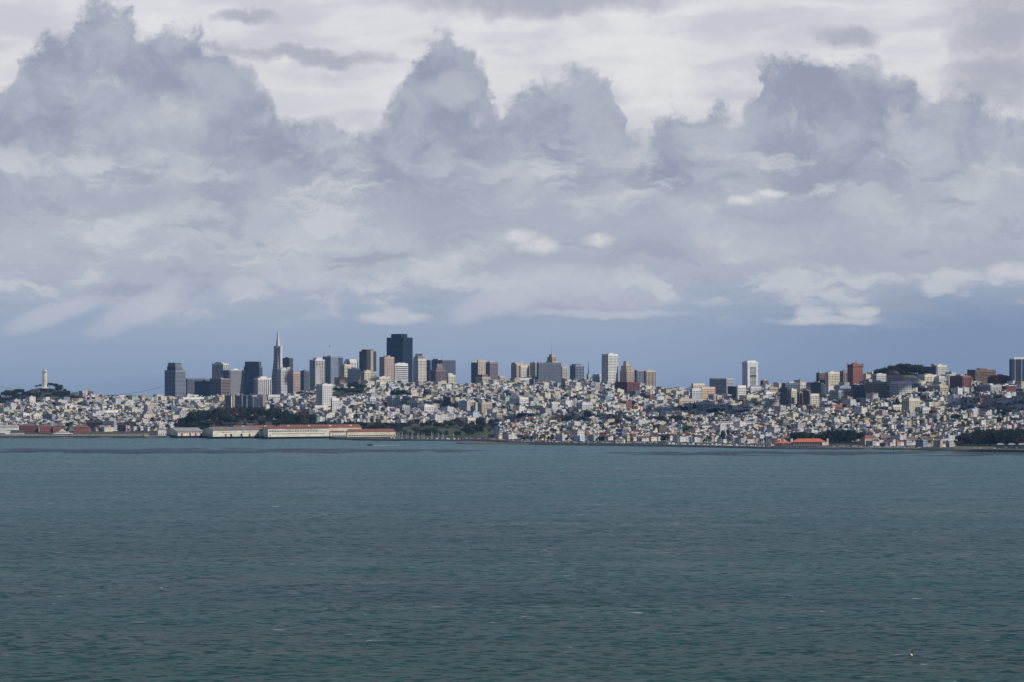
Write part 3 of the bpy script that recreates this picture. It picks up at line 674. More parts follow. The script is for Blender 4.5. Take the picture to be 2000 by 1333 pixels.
T('cream_block', 'flat cream roofed block on the low ridge left of the wide grey office', AB, 1350, 1354, 1376, 750, 'cream', 'grid', 6350, bay=6)
T('apartment_building', 'peach windowed block below the wide grey office block', AB, 1369, 1371, 1397, 757, 'peach', 'grid', 6100, bay=5)
T('apartment_building', 'pale grey twin-fronted block below the flat cream roofed block', AB, 1347.6, 1352, 1370, 760, 'pale grey', 'grid', 6000, bay=5)
T('office_block', 'wide grey office block with cream end on the low ridge', 'office block', 1385.5, 1419, 1433, 740, 'grey', 'band', 6250, fl=3.6, glass=GLASSM, wh=.35, tiers=[(.3,1,0,.9,741,'cream')], cap=(.6, .8, 'pale grey'))
T('office_block', 'teal dark block between the wide grey office and the lone white slab', 'office block', 1421, 1438, 1441, 756, 'teal', 'band', 6050, glass=GLASSM)
T('apartment_building', 'white chunky block at the foot of the lone white slab tower', AB, 1439, 1441, 1457, 754, 'white', 'grid', 6000, bay=7)
t = T('apartment_tower', 'lone white slab tower with dark central window panel and heavy cornice', AT, 1449.5, 1460, 1480.5, 711, 'pale grey', 'plain', 6400, pent=False)
W_, D_, H_ = dims(t)
MB().box(-.8, W_ + .8, -.8, D_ + .8, H_ + .5, H_ + 5).build('cornice', wallm('white'), t); MB().box(W_ * .1, W_ * .9, D_ * .2, D_ * .9, H_ + 5, H_ + 8.5).build('penthouse', wallm('white'), t)
for i in range(18):
    z = 5 + i * (H_ - 12) / 18
    if i == 10: continue
    MB().box(W_ * .24, W_ * .82, -.25, .1, z, z + 1.9).build('window_band', GLASSM, t)
MB().box(W_ * .22, W_ * .84, -.3, .1, 5 + 10 * (H_ - 12) / 18 - .5, 5 + 10 * (H_ - 12) / 18 + 3).build('dark_storey', GLASS, t)
# ---------------- mid slope blocks, measured one by one: X0, corner, X1, top, bottom, wall, style, label
MID = [
 (756,766,781.5,774,801,'pale grey','grid','grey white tower block, left of a pair on the lower slope'),
 (786,795,801,776,798,'blue grey','grid','blue grey block between two white towers on the lower slope'),
 (795,800,816,783,803,'ivory','grid','cream white block facing the sun above the meadow trees'),
 (775,786,801,793,809,'grey','grid','grey beige low block above the meadow trees'),
 (815,829,847,792,810,'white','grid','bright white low-rise with gridded windows above the meadow'),
 (837,842,855,763,777,'olive','band','olive dark block high on the slope below the cream stepped tower'),
 (865.5,870,880,777,799,'red brick','grid','narrow red brick tower on the slope'),
 (896,912,919,784,809,'grey','plain','large blank grey tower block with peach sunlit end'),
 (912,914,927,783,808,'peach','vert','peach twin-column tower joined to the blank grey block'),
 (926,929,934,787,808,'pale green','plain','slim pale green block beside the peach tower'),
 (932.7,941,961,787,810,'beige','grid','wide beige windowed block right of the peach tower'),
 (900,914,929,817,833,'cream','grid','cream hotel-like block at the edge of the meadow'),
 (995,1015,1032,777,797,'white','grid','white gridded block with long blue grey side above the waterfront'),
 (986,989,1014,818,826,'brick','plain','orange red brick low building above the waterfront houses'),
 (1024,1026,1061,794,804,'teal','band','long dark teal low building on the slope'),
 (1073,1078,1096,787,798,'cream','grid','yellowish cream block in the middle of the slope'),
 (1126,1137,1157,788,807,'pale grey','grid','grey white paired tower block in the middle of the slope'),
 (1034,1042,1045,741,760,'slate','plain','slim slate block just under the crest'),
 (1009,1012,1041,739,752,'pale grey','grid','long pale block under the grey brown crest block'),
 (1100,1104,1110,745,758,'pink','grid','pinkish block under the crest'),
 (1116,1119,1127,744,758,'pale green','grid','pale green block under the crest'),
 (1211,1213,1266,801,806,'peach','plain','very long peach-fronted low roof on the slope'),
 (1200,1206,1219,762,772,'cream','grid','cream flat block under the long red brick block'),
 (1316,1327,1354,780,797,'beige','grid','grey beige stepped block above a row of dark trees'),
 (1360,1371,1386,786,804,'ivory','grid','cream gridded block with grey side wall on the lower slope'),
 (1387,1388,1396,786,803,'ivory','grid','slim cream block beside the cream gridded block'),
 (1383,1394,1398,771,790,'grey','grid','grey shaded block behind the cream gridded one'),
 (1398,1400,1410,773,788,'beige','grid','beige block left of a paler grey one on the slope'),
 (1414,1421,1429,772,787,'pale grey','grid','pale grey block below the teal dark block'),
 (1444,1459,1483,773,790,'cream','grid','wide cream block with brown shaded side below the lone white slab'),
 (1439,1447,1466,763,775,'peach','grid','peach brown block below the lone white slab tower'),
 (1462,1466,1487,756,772,'pale grey','grid','pale grey gridded block right of the lone white slab'),
 (1485,1490,1501,744,762,'brown','grid','brown block with reddish roof on the ridge'),
 (1492,1496,1515,766,779,'white','grid','bright white flat block below the brown ridge block'),
 (1496,1500,1521,780,798,'cream','grid','cream pair of blocks below the bright white flat block'),
 (1500,1503,1520,757,770,'tan','grid','tan block with rose roof on the right ridge'),
 (1526,1534,1561,749,790,'slate','band','dark slate block with thin bands below the cream ridge towers'),
 (1560,1563,1583,748,766,'ivory','grid','cream gridded block amid dark slate towers'),
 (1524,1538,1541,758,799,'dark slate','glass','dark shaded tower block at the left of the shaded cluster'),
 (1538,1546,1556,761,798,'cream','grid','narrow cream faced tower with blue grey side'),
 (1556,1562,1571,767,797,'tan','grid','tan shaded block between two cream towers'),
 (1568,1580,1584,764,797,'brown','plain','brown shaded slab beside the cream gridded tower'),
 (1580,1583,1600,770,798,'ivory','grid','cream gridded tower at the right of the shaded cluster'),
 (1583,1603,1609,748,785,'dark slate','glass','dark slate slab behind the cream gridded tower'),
 (1594,1600,1612,729,760,'brown','grid','brown shaded tower at the left of the ridge towers'),
 (1611,1618,1640,728,757,'cream','grid','cream brown ridge tower with domed roof room'),
 (1640,1647,1656,726,756,'rose','grid','rose brown slab touching the brick tower'),
 (1621,1638,1662,763,789,'grey','grid','glassy beige grid block below the ridge towers'),
 (1633,1640,1662,755,768,'blue grey','band','banded blue grey block behind the glassy beige grid'),
 (1656,1688,1692,753,783,'dark slate','glass','broad dark slate slab below the brick tower'),
 (1690,1704,1733,747,782,'olive','grid','long grey green gridded slab below the hilltop trees'),
 (1704,1712,1731,731,752,'pale grey','grid','pale terraced block just under the hilltop trees'),
 (1740,1755.7,1780.5,746,776,'white','grid','bright white gridded tower with blue side wall'),
 (1741,1744,1762,792,806,'ivory','grid','ivory low block left of the cream narrow tower'),
 (1761,1775.7,1797,780,811,'cream','grid','cream narrow tower with brown shaded side in the lower slope'),
 (1610,1624,1645,791,803,'brick','grid','small pink brick block with brown side'),
 (1580,1583,1606,803,815,'dark slate','plain','long dark low roof below the pink brick block'),
 (1780,1789,1808,745,757,'cream','grid','cream long low block on the right hill'),
 (1811,1836,1852,754,772,'beige','grid','grey brown hall with cream end on the right hill'),
 (1824,1834,1846,736,749,'pale grey','grid','pale grey twin block under the ridge tower'),
 (1796,1828,1831,717,738,'slate','plain','slate broad block right behind the hilltop trees'),
 (1795,1806,1830,733,748,'cream','grid','cream fronted row just below the slate broad block'),
 (1854.5,1880,1897,735,770,'brick','vert','brick tower with white vertical stripes and slate side'),
 (1850,1853,1860,733,760,'beige','plain','slim beige block beside the striped brick tower'),
 (1889,1905,1945,723,752,'brown','grid','stepped brown ridge block with cream corner'),
 (1896,1900,1915,738,752,'cream','vert','cream columned block right of the striped brick tower'),
 (1937,1950,1967,734,752,'brick','grid','brick block with shaded side on the right ridge'),
 (1905,1935,1956,753,772,'grey','grid','large grey hall with cream wing on the right hill'),
 (1957,1966,1985,755,770,'red brick','plain','dark red low block beside the large grey hall'),
 (1967,1975,1990,735,752,'tan','grid','tan block between the brick block and dark striped slab'),
 (1782,1797,1799,796,810,'blue grey','plain','blue grey low block right of the cream narrow tower'),
 (1797,1802,1817,797,810,'pale grey','grid','pale grey low block on the lower right slope'),
 (136,139,167,779,786,'brick','plain','pinkish brick school under the round hilltop tower'),
 (131,136,150,793,803,'cream','grid','square cream block below the pinkish brick school'),
 (27,29,45,801,808,'tan','plain','tan flat block on the lower left slope'),
 (38,46,57,808,821,'white','grid','white stepped block above the brick waterfront rows'),
 (62,66,81,810,824,'ivory','grid','ivory stepped block above the brick waterfront rows'),
 (84,102,108,810,826,'blue grey','plain','large blue grey roofed block above the brick rows'),
 (190,193,231,803,812,'white','grid','wide white apartment row on the left slope'),
 (356,358,399,777,787,'white','grid','long white apartment row under the leftmost stepped tower'),
 (397,400,413,788,797,'cream','grid','cream pair of blocks at the edge of the wooded headland'),
 (522,524,547,772,787,'pale grey','grid','pale grey block beside the dark trees below the beige brick tower'),
 (532,534,546,779,792,'grey','plain','blank grey white block peeking over the wooded headland'),
 (612,615,660,793,803,'ivory','grid','wide ivory school-like block behind the headland'),
 (628,632,663,797,806,'ivory','grid','cream hall with a flat roof above the red-roofed piers'),
 (640,643,654,807,819,'cream','grid','cream stepped house block among trees above the piers'),
 (719,723,734,776,790,'pale grey','grid','pale grey block left of the white tower blocks'),
]
for (a, b, c, yt, yb, wl, st, lb) in MID:
    yy = yb
    dd = d_at((a + c) / 2, yy)
    if dd > 6900: dd = interp((a + c) / 2, RIDGED) - 60
    ang = 42 if a < 1500 else 36
    nm = {'brick': 'brick_building', 'red brick': 'brick_building'}.get(wl, 'apartment_building')
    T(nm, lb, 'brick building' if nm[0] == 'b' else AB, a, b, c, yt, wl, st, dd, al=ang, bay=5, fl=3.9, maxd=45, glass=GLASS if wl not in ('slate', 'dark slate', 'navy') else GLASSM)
# brick tower with corbelled top
t = T('brick_tower', 'tall red brick tower with corbelled crown standing out on the right ridge', 'brick tower', 1655, 1666, 1685.5, 718, 'brick', 'grid', 5850, bay=8, wh=.3, al=36, pent=False)
W_, D_, H_ = dims(t)
MB().box(-1.2, W_ + 1.2, -1.2, D_ + 1.2, H_ + .7, H_ + 3).build('cornice', wallm('red brick'), t)
MB().box(0, W_, 0, D_, H_ + 3, H_ + 7.5).build('upper_tier', wallm('brick'), t)
for u, v in ((0, 0), (1, 0), (0, 1), (1, 1)): MB().box(W_ * u - 1.5, W_ * u + 1.5, D_ * v - 1.5, D_ * v + 1.5, H_ + 7.5, H_ + 9.5).build('turret', wallm('brick'), t)
MB().hip(W_ * .2, W_ * .8, D_ * .2, D_ * .8, H_ + 7.5, 5).build('roof_cap', roofm('terracotta'), t)
# block with red hip roof
t = T('apartment_building', 'beige block wearing a low red hip roof before the hilltop trees', AB, 1730.6, 1742, 1763, 733.5, 'beige', 'grid', 5700, bay=5, al=36, pent=False)
W_, D_, H_ = dims(t); MB().hip(0, W_, 0, D_, H_ + .75, zat(726, 5700) - zat(733.5, 5700)).build('roof_cap', roofm('terracotta'), t)
t = T('apartment_tower', 'pale ridge tower with a rose roof room right of the hilltop trees', AT, 1819, 1830, 1849.6, 714, 'ivory', 'grid', 5850, bay=4.6, al=36, tiers=[(-.1,.2,.3,.9,711.5,'pink')])
t = T('apartment_slab', 'dark slab with pale vertical strips cut by the frame edge', 'apartment slab', 1972.5, 1974, 2016, 702.5, 'navy', 'plain', 5750, glass=GLASS, al=30, tiers=[(.15,.9,.2,.8,698,'pale grey')], pent=False)
W_, D_, H_ = dims(t)
for u in (.19, .5, .8): MB().box(W_ * u, W_ * u + 1.0, -.6, 0, 0, H_ + 1).build('pier_strip', wallm('pale grey'), t)

# round hilltop tower
def coit():
    d = 6850; c = P(87.5, 760, d); z0 = ground(c.x, d); H = zat(723.2, d) - z0
    r = thing('round_tower', 'pale fluted round tower on the wooded hilltop', 'monument tower', (c.x, d, z0), .3)
    m = wallm('ivory'); rad = 4.65 / F * d * .93
    mb = MB(); n = 40; zt = H * .84
    for (z, k) in ((0, 1.0), (zt, .96)):
        for i in range(n):
            a = 2 * math.pi * i / n; q = rad * k * (1 if i % 2 else .93); mb.v.append((q * math.cos(a), q * math.sin(a), z))
    for i in range(n): mb.f.append((i, (i + 1) % n, n + (i + 1) % n, n + i)); mb.m.append(0)
    mb.build('shaft', m, r)
    MB().box(-rad * 1.3, rad * 1.3, -rad * 1.3, rad * 1.3, 0, H * .07).build('plinth', m, r)
    MB().cyl(0, 0, zt, zt + H * .1, rad * .70, rad * .70, 20).build('gallery', GLASS, r)
    for i in range(8):
        a = 2 * math.pi * i / 8; MB().box(-.9, .9, -.9, .9, zt, zt + H * .105).build('arch_pier', m, r, (rad * .9 * math.cos(a), rad * .9 * math.sin(a), 0))
    mb = MB(); mb.cyl(0, 0, zt + H * .1, H * .975, rad * .98, rad * .98, 20); mb.cyl(0, 0, H * .975, H, rad * .72, rad * .72, 20); mb.build('crown_ring', m, r)
    OCC.append((c.x, d, 40))
coit()
# twin spired church
def church():
    d = d_at(303, 798); c = P(297, 798, d); z0 = ground(c.x, d) - 1
    r = thing('church', 'cream church with two tall matching spires on the left slope', 'church', (c.x, d, z0), math.radians(20))
    Ht = zat(772, d) - z0; m = wallm('ivory'); s = F / d
    for x in (0, 9.5 / s * 1.05):
        bt = MB().box(x - 2.6, x + 2.6, -2.6, 2.6, 0, Ht * .6).build('bell_tower', m, r)
        MB().box(x - 2.0, x + 2.0, -2.0, 2.0, Ht * .6, Ht * .76).build('belfry', wallm('cream'), bt)
        MB().cyl(x, 0, Ht * .76, Ht, 2.2, .2, 8).build('spire', m, bt)
        MB().box(x - 1.0, x + 1.0, -2.7, -2.5, Ht * .42, Ht * .56).build('window', GLASS, bt)
    MB().box(2.6, 9.5 / s - 2, -1.5, 30, 0, Ht * .42).build('nave', m, r)
    MB().gable(2.6, 9.5 / s - 2, -1.5, 30, Ht * .42, 4, axis='y').build('roof', roofm('brown'), r)
    OCC.append((c.x + 5, d + 12, 26))
church()
# ---------------------------------------------------------------- draped ground sheets
def sheet(name, label, Xa, Xb, da, db, m, lift=.35, rel=True, nx=None, kind='structure', wob=6):
    nx = nx or max(2, int((Xb - Xa) / 6)); ny = max(2, int(abs((db - da)) / 12)) if not callable(da) else 5
    v = []; f = []
    for i in range(nx + 1):
        X = Xa + (Xb - Xa) * i / nx; d0 = shore_d(X) if rel else 0
        for j in range(ny + 1):
            e = mnoise.noise(Vector((X * .05, j * .0, 3 + da))) * wob * (1 if j in (0, ny) else 0)
            d = d0 + da + (db - da) * j / ny + (e if da > 5 or not rel else 0); x = TANX(X) * d
            v.append((x, d, ground(x, d) + lift))
    for i in range(nx):
        for j in range(ny): a = i * (ny + 1) + j; f.append((a, a + ny + 1, a + ny + 2, a + 1))
    me = bpy.data.meshes.new(name); me.from_pydata(v, [], f); me.materials.append(m)
    return tag(link(name, me), label, None, None, kind)
GRASS = mat('meadow_grass', (.06, .072, .03), .95, .25, .05, col2=(.03, .042, .018)); DRY = mat('dry_grass', (.12, .11, .06), .95, .25, .05, col2=(.06, .07, .035))
SAND = mat('wet_sand', (.30, .25, .20), .9, .15, .1); ASPH = mat('asphalt', (.055, .055, .058), .9, .2, .1); ROCK = mat('dark_rock', (.055, .05, .045), .95, .5, .5, col2=(.015, .014, .014), bump=.6)
CONC = mat('weathered_concrete', (.30, .27, .235), .9, .2, .2)
sheet('meadow', 'green park meadow above the waterfront', 778, 966, 190, 470, GRASS)
sheet('lawn', 'small green lawn by the curved pier', 168, 235, 60, 330, GRASS)
sheet('lawn', 'grass strip before the dark grove', 1862, 2060, 8, 150, DRY)
sheet('lawn', 'grass on the headland slope', 640, 760, 130, 330, DRY)
sheet('beach', 'narrow strip of sand', 1598, 1795, -3, 9, SAND, lift=.5)
sheet('promenade', 'pale shore promenade', -60, 318, 14, 55, CONC)
sheet('waterfront_road', 'asphalt waterfront road and car parks', 905, 1295, 12, 118, ASPH)
sheet('waterfront_road', 'asphalt road behind the marina', 1296, 1510, 102, 140, ASPH)
sheet('waterfront_road', 'asphalt lot beside the clubhouse', 1512, 1860, 12, 70, ASPH)

# ---------------------------------------------------------------- trees
def crown_mesh(name, shape, m, seed, leaves=1100):
    r = random.Random(seed); mb = MB()
    lumps = []
    for i in range(16):
        a = r.uniform(0, 6.283); q = math.sqrt(r.random())
        if shape == 'broad': lumps.append((q * .72 * math.cos(a), q * .72 * math.sin(a), .42 + r.uniform(-.12, .34) * (1 - q * .5), r.uniform(.24, .40)))
        elif shape == 'umbrella': lumps.append((q * .85 * math.cos(a), q * .85 * math.sin(a), .74 + r.uniform(-.08, .12) * (1 - q), r.uniform(.2, .32)))
        elif shape == 'cone': h = r.random(); k = (1 - h) * .42; lumps.append((k * math.cos(a), k * math.sin(a), .14 + h * .76, .10 + .26 * (1 - h)))
        else: lumps.append((q * .6 * math.cos(a), q * .6 * math.sin(a), .5 + r.uniform(-.2, .28), r.uniform(.2, .34)))
    for i in range(leaves):
        lx, ly, lz, lr = r.choice(lumps)
        v = Vector((r.gauss(0, 1), r.gauss(0, 1), r.gauss(0, 1))).normalized() * lr * r.uniform(.7, 1.08)
        c = Vector((lx + v.x, ly + v.y, lz + v.z * .8))
        nrm = (v.normalized() + Vector((r.gauss(0, .5), r.gauss(0, .5), r.gauss(0, .5)))).normalized()
        a = nrm.orthogonal().normalized(); b = nrm.cross(a); s = r.uniform(.028, .062)
        t = r.uniform(0, 6.28); a2 = a * math.cos(t) + b * math.sin(t); b2 = nrm.cross(a2)
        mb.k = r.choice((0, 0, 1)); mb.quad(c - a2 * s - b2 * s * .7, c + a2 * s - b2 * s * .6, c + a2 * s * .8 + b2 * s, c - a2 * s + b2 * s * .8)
    return mb.mesh(name, m)
def trunk_mesh(name, shape, seed):
    r = random.Random(seed); mb = MB(); top = {'umbrella': .72, 'cone': .8}.get(shape, .5)
    mb.cyl(0, 0, -.06, top * .6, .045, .032, 7)
    for i in range(5):
        a = i * 1.256 + r.random(); e = Vector((math.cos(a) * r.uniform(.25, .5) * (.4 if shape == 'cone' else 1), math.sin(a) * r.uniform(.25, .5) * (.4 if shape == 'cone' else 1), top + r.uniform(-.05, .12)))
        mb.bar((0, 0, top * r.uniform(.35, .58)), e, .016, 5)
    return mb.mesh(name, mat('bark', (.10, .075, .055), .95, .3, .5))
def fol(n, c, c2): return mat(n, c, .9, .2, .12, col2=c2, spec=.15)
FD = [fol('foliage_dark', (.022, .036, .018), (.012, .02, .011)), fol('foliage_dark_pale', (.035, .05, .022), (.018, .028, .014))]  # second tone of each foliage pair is slightly paler, mixed in at random
FG = [fol('foliage_green', (.045, .065, .028), (.022, .034, .016)), fol('foliage_green_pale', (.06, .08, .035), (.03, .045, .02))]
FB = [fol('foliage_brown', (.075, .058, .038), (.035, .028, .02)), fol('foliage_brown_pale', (.09, .07, .045), (.045, .035, .025))]
SHAPES = [('broad', FD, 'tree', 'dark dense-crowned tree'), ('umbrella', FD, 'pine_tree', 'dark flat-topped pine'), ('cone', FD, 'cypress_tree', 'dark pointed cypress'), ('round', FG, 'tree', 'green leafy tree'), ('round', FB, 'tree', 'brown bare-looking tree'), ('broad', FG, 'tree', 'broad green tree')]
PROTO = {}
def tree_meshes(k, variant):
    key = (k, variant)
    if key not in PROTO:
        s = SHAPES[k]; PROTO[key] = (crown_mesh('crown', s[0], s[1], k * 10 + variant), trunk_mesh('trunk', s[0], k * 10 + variant))
    return PROTO[key]
TREES = []
def tree(x, y, h, wd, k, where, z=None):
    TREES.append((h * max(wd, 3) / (y * y), x, y, h, wd, k, where, (ground(x, y) if z is None else z) - .2, R.randrange(3), R.uniform(0, 6.28)))
def plant_trees():
    byk = {}
    for t in TREES: byk.setdefault(SHAPES[t[5]][2], []).append(t)
    rest = []
    for nm, l in byk.items():
        l.sort(key=lambda t: -t[0])
        for (_, x, y, h, wd, k, where, z, var, rz) in l[:280]:
            cm, tm = tree_meshes(k, var); s = SHAPES[k]
            o = thing(nm, None, nm.replace('_', ' '), (x, y, z), rz); o.scale = (wd, wd, h)
            link('crown', cm, o); link('trunk', tm, o); POOL.append((o, s[3], where))
        rest += l[280:]
    if rest:
        mats = FD + FG + FB + [mat('bark', (.1, .075, .055))]; VV = []; LL = []; MM = []; n = 0
        for (_, x, y, h, wd, k, where, z, var, rz) in rest:
            fo = {id(FD): 0, id(FG): 2, id(FB): 4}[id(SHAPES[k][1])]; c, s = math.cos(rz), math.sin(rz)
            for me, off in ((tree_meshes(k, var)[0], fo), (tree_meshes(k, var)[1], None)):
                co = np.empty(len(me.vertices) * 3); me.vertices.foreach_get('co', co); co = co.reshape(-1, 3)
                w_ = np.empty_like(co); w_[:, 0] = x + wd * (c * co[:, 0] - s * co[:, 1]); w_[:, 1] = y + wd * (s * co[:, 0] + c * co[:, 1]); w_[:, 2] = z + h * co[:, 2]; VV.append(w_)
                for p in me.polygons: LL.append(tuple(n + q for q in p.vertices)); MM.append(6 if off is None else off + p.material_index)
                n += len(co)
        me = bpy.data.meshes.new('background_trees'); me.from_pydata(np.concatenate(VV).tolist(), [], LL)
        for m in mats: me.materials.append(m)
        me.polygons.foreach_set('material_index', MM); me.update()
        tag(link('background_trees', me), 'smaller trees filling in between the groves', None, None, 'stuff')
def grove(Xa, Xb, ya, yb, n, h, wr, kinds, where, top=None):
    # n trees with distances between ya and yb; top(X): photo height of the tree line, limits the crown
    for i in range(n):
        X = Xa + (Xb - Xa) * (i + R.uniform(.15, .85)) / n; d = R.uniform(ya, yb); x = TANX(X) * d
        hh = R.uniform(*h)
        if top:
            mx = zat(interp(X, top), d) - ground(x, d)
            hh = min(hh, mx * R.uniform(.93, 1.0)) if mx > 4 else 5
        w_ = hh * R.uniform(*wr)
        tree(x, d, hh, w_, R.choice(kinds), where)
HEAD = [(340,832),(350,818),(362,807),(380,798),(400,794),(430,790),(470,790),(520,793),(560,789),(590,795),(608,804),(625,818),(650,820),(668,812),(690,818),(760,826)]
grove(342, 632, 5125, 5205, 40, (9, 16), (.5, .75), (0, 0, 2, 5), 'on the wooded headland behind the pier sheds', HEAD)
grove(346, 626, 5220, 5330, 34, (14, 24), (.5, .7), (0, 0, 1, 0), 'on the wooded headland behind the pier sheds', HEAD)
grove(352, 618, 5330, 5430, 38, (24, 40), (.42, .58), (0, 0, 0, 4), 'on the wooded headland behind the pier sheds', HEAD)
grove(622, 795, 5200, 5400, 38, (11, 20), (.55, .85), (0, 0, 5, 3), 'in the tree line above the red-roofed piers', [(620,815),(660,812),(700,822),(790,824)])
grove(780, 985, 5330, 5460, 28, (9, 17), (.5, .8), (0, 0, 3, 4), 'in the tree line behind the meadow', [(780,815),(985,818)])
grove(778, 866, 5010, 5110, 12, (5, 9), (.7, 1.0), (0, 0, 5, 3), 'along the small harbour shore')
grove(866, 990, 5110, 5240, 8, (6, 11), (.6, .9), (0, 0, 5), 'in the middle of the meadow')
for X, Y, h, w_, k in ((845,851,17,14,5),(812,843,9,11,5),(822,850,12,15,0),(834,851,14,14,0),(895,853,11,10,0),(912,852,20,13,0),(921,851,14,11,5),(934,850,22,14,0),(929,846,14,11,0),(939,835,22,12,0),(968,837,10,16,0),(984,837,9,15,0),(790,846,6,8,3),(870,851,7,10,5),(857,849,8,9,4),(875,838,5,6,3),(962,855,7,10,5)):
    d = d_at(X, Y); tree(TANX(X) * d, d, h * 1.25, w_ * 1.0, k, 'around the waterfront meadow')
# hilltop at far left with the round tower
TEL = [(-20,760),(0,770),(12,762),(20,758),(32,756),(45,759),(56,766),(63,760),(70,753),(80,750),(90,748),(96,747),(105,748),(118,749),(124,757),(131,760),(138,766),(150,772)]
grove(-18, 156, 6640, 6760, 26, (12, 24), (.55, .85), (0, 0, 1), 'on the hilltop around the round tower', TEL)
grove(-12, 146, 6790, 6900, 18, (14, 34), (.45, .65), (0, 0, 1), 'on the hilltop around the round tower', TEL)
# hilltop park right
LAF = [(1704,738),(1713,722),(1720,716),(1735,713),(1748,709),(1760,707),(1775,706),(1788,707),(1798,712),(1802,720)]
grove(1708, 1804, 5820, 5880, 24, (16, 40), (.55, .8), (0, 0), 'crowning the right ridge', LAF)
grove(1684, 1708, 5800, 5850, 5, (8, 14), (.6, .9), (0,), 'beside the brick tower', [(1680,737),(1690,732),(1705,733)])
grove(1848, 1866, 5800, 5850, 3, (8, 14), (.6, .9), (0,), 'on the ridge by the striped brick tower', [(1848,727),(1866,725)])
# clubhouse pines
grove(1550, 1688, 4560, 4640, 22, (16, 30), (.65, .95), (1, 0, 0), 'behind the orange-roofed clubhouse', [(1545,850),(1565,842),(1590,839),(1620,837),(1660,840),(1690,845)])
# grove on the right shore
grove(1862, 2030, 4430, 4490, 28, (14, 30), (.5, .75), (0, 0, 4, 1), 'in the dark grove on the right shore', [(1860,856),(1880,846),(1900,839),(1915,834),(1950,834),(1985,832),(2030,833)])
grove(1885, 2035, 4510, 4620, 28, (22, 44), (.4, .6), (0, 0, 4), 'in the dark grove on the right shore', [(1860,856),(1880,844),(1900,840),(1915,834),(1950,834),(1985,832),(2030,833)])
grove(1825, 1880, 4420, 4520, 12, (8, 14), (.6, .9), (0, 4, 3), 'by the red shore villas', None)
# single trees and clumps on the slope, X, base Y, height, width
for X, Y, h, w_, k in ((771,775,14,17,0),(783,776,17,20,0),(795,777,13,17,0),(829,782,24,10,2),(827,784,10,16,0),(832,796,9,11,0),(810,808,9,10,3),(900,777,8,9,2),(981,783,8,13,0),(1045,778,8,16,0),(1023,820,14,20,0),(1032,822,11,16,0),(1107,830,18,20,0),(1117,830,12,14,4),(1137,828,16,12,0),(1148,827,21,12,1),(1140,830,10,16,0),(1209,819,10,15,0),(1232,829,13,17,0),(1199,836,12,15,0),(1172,832,7,16,3),(1117,803,9,18,0),(1120,782,9,15,0),(1132,780,8,14,0),(1195,783,8,16,0),(1233,796,16,13,0),(1175,784,7,16,0),(1288,829,17,21,0),(1293,831,13,18,0),(1319,829,20,24,0),(1330,830,13,22,0),(1348,819,11,13,2),(1293,812,8,9,4),(1342,846,14,18,5),(1300,865,14,12,0),(1390,814,18,19,0),(1402,816,11,14,0),(1447,810,9,13,0),(1436,820,6,14,0),(1316,804,12,12,0),(1326,804,14,12,0),(1336,805,12,13,0),(1346,804,11,12,0),(1356,806,22,9,2),(1412,863,20,7,4),(1421,862,19,7,4),(1430,862,18,8,4),(1544,846,14,13,4),(1697,808,9,14,5),(1712,806,11,15,5),(1728,806,10,13,3),(1752,793,16,10,2),(1760,797,9,15,0),(1798,777,10,12,0),(1811,790,9,12,5),(1839,768,8,13,0),(1866,822,13,15,0),(1880,828,10,12,0),(1893,835,9,12,4),(1950,815,24,9,2),(1958,818,16,11,0),(1947,826,10,15,0),(1985,826,9,13,3),(1826,867,12,14,5),(1820,869,9,14,0),(1690,866,8,10,5),(1758,862,8,10,0),(1840,866,9,12,3),(128,836,11,13,0),(136,838,14,14,0),(2,795,10,14,0),(22,800,9,12,0),(112,813,11,12,0),(245,838,11,18,0),(255,835,12,15,0),(262,838,10,14,0),(355,793,10,14,0),(347,800,12,15,0),(365,798,9,15,0),(402,783,9,15,0),(412,786,8,12,0),(282,824,9,12,0),(330,830,11,14,0),(578,772,11,17,0),(590,776,14,20,0),(602,778,13,18,0),(612,775,10,13,0),(628,783,12,16,0),(640,785,9,13,0),(585,786,8,14,3),(535,764,8,12,0),(653,754,12,22,0),(666,757,16,24,0),(678,757,14,22,0),(690,760,17,22,0),(702,762,14,20,0),(663,766,11,24,0),(680,768,11,24,4),(698,770,12,20,0),(638,750,8,16,0),(768,756,7,14,0),(785,757,7,14,0),(1325,758,6,8,2),(1490,758,7,12,0),(1270,760,6,7,2)):
    d = d_at(X, Y); tree(TANX(X) * d, d, h * 1.3, w_ * .86, k, place(X)); OCC.append((TANX(X) * d, d, w_ * .4))


plant_trees()
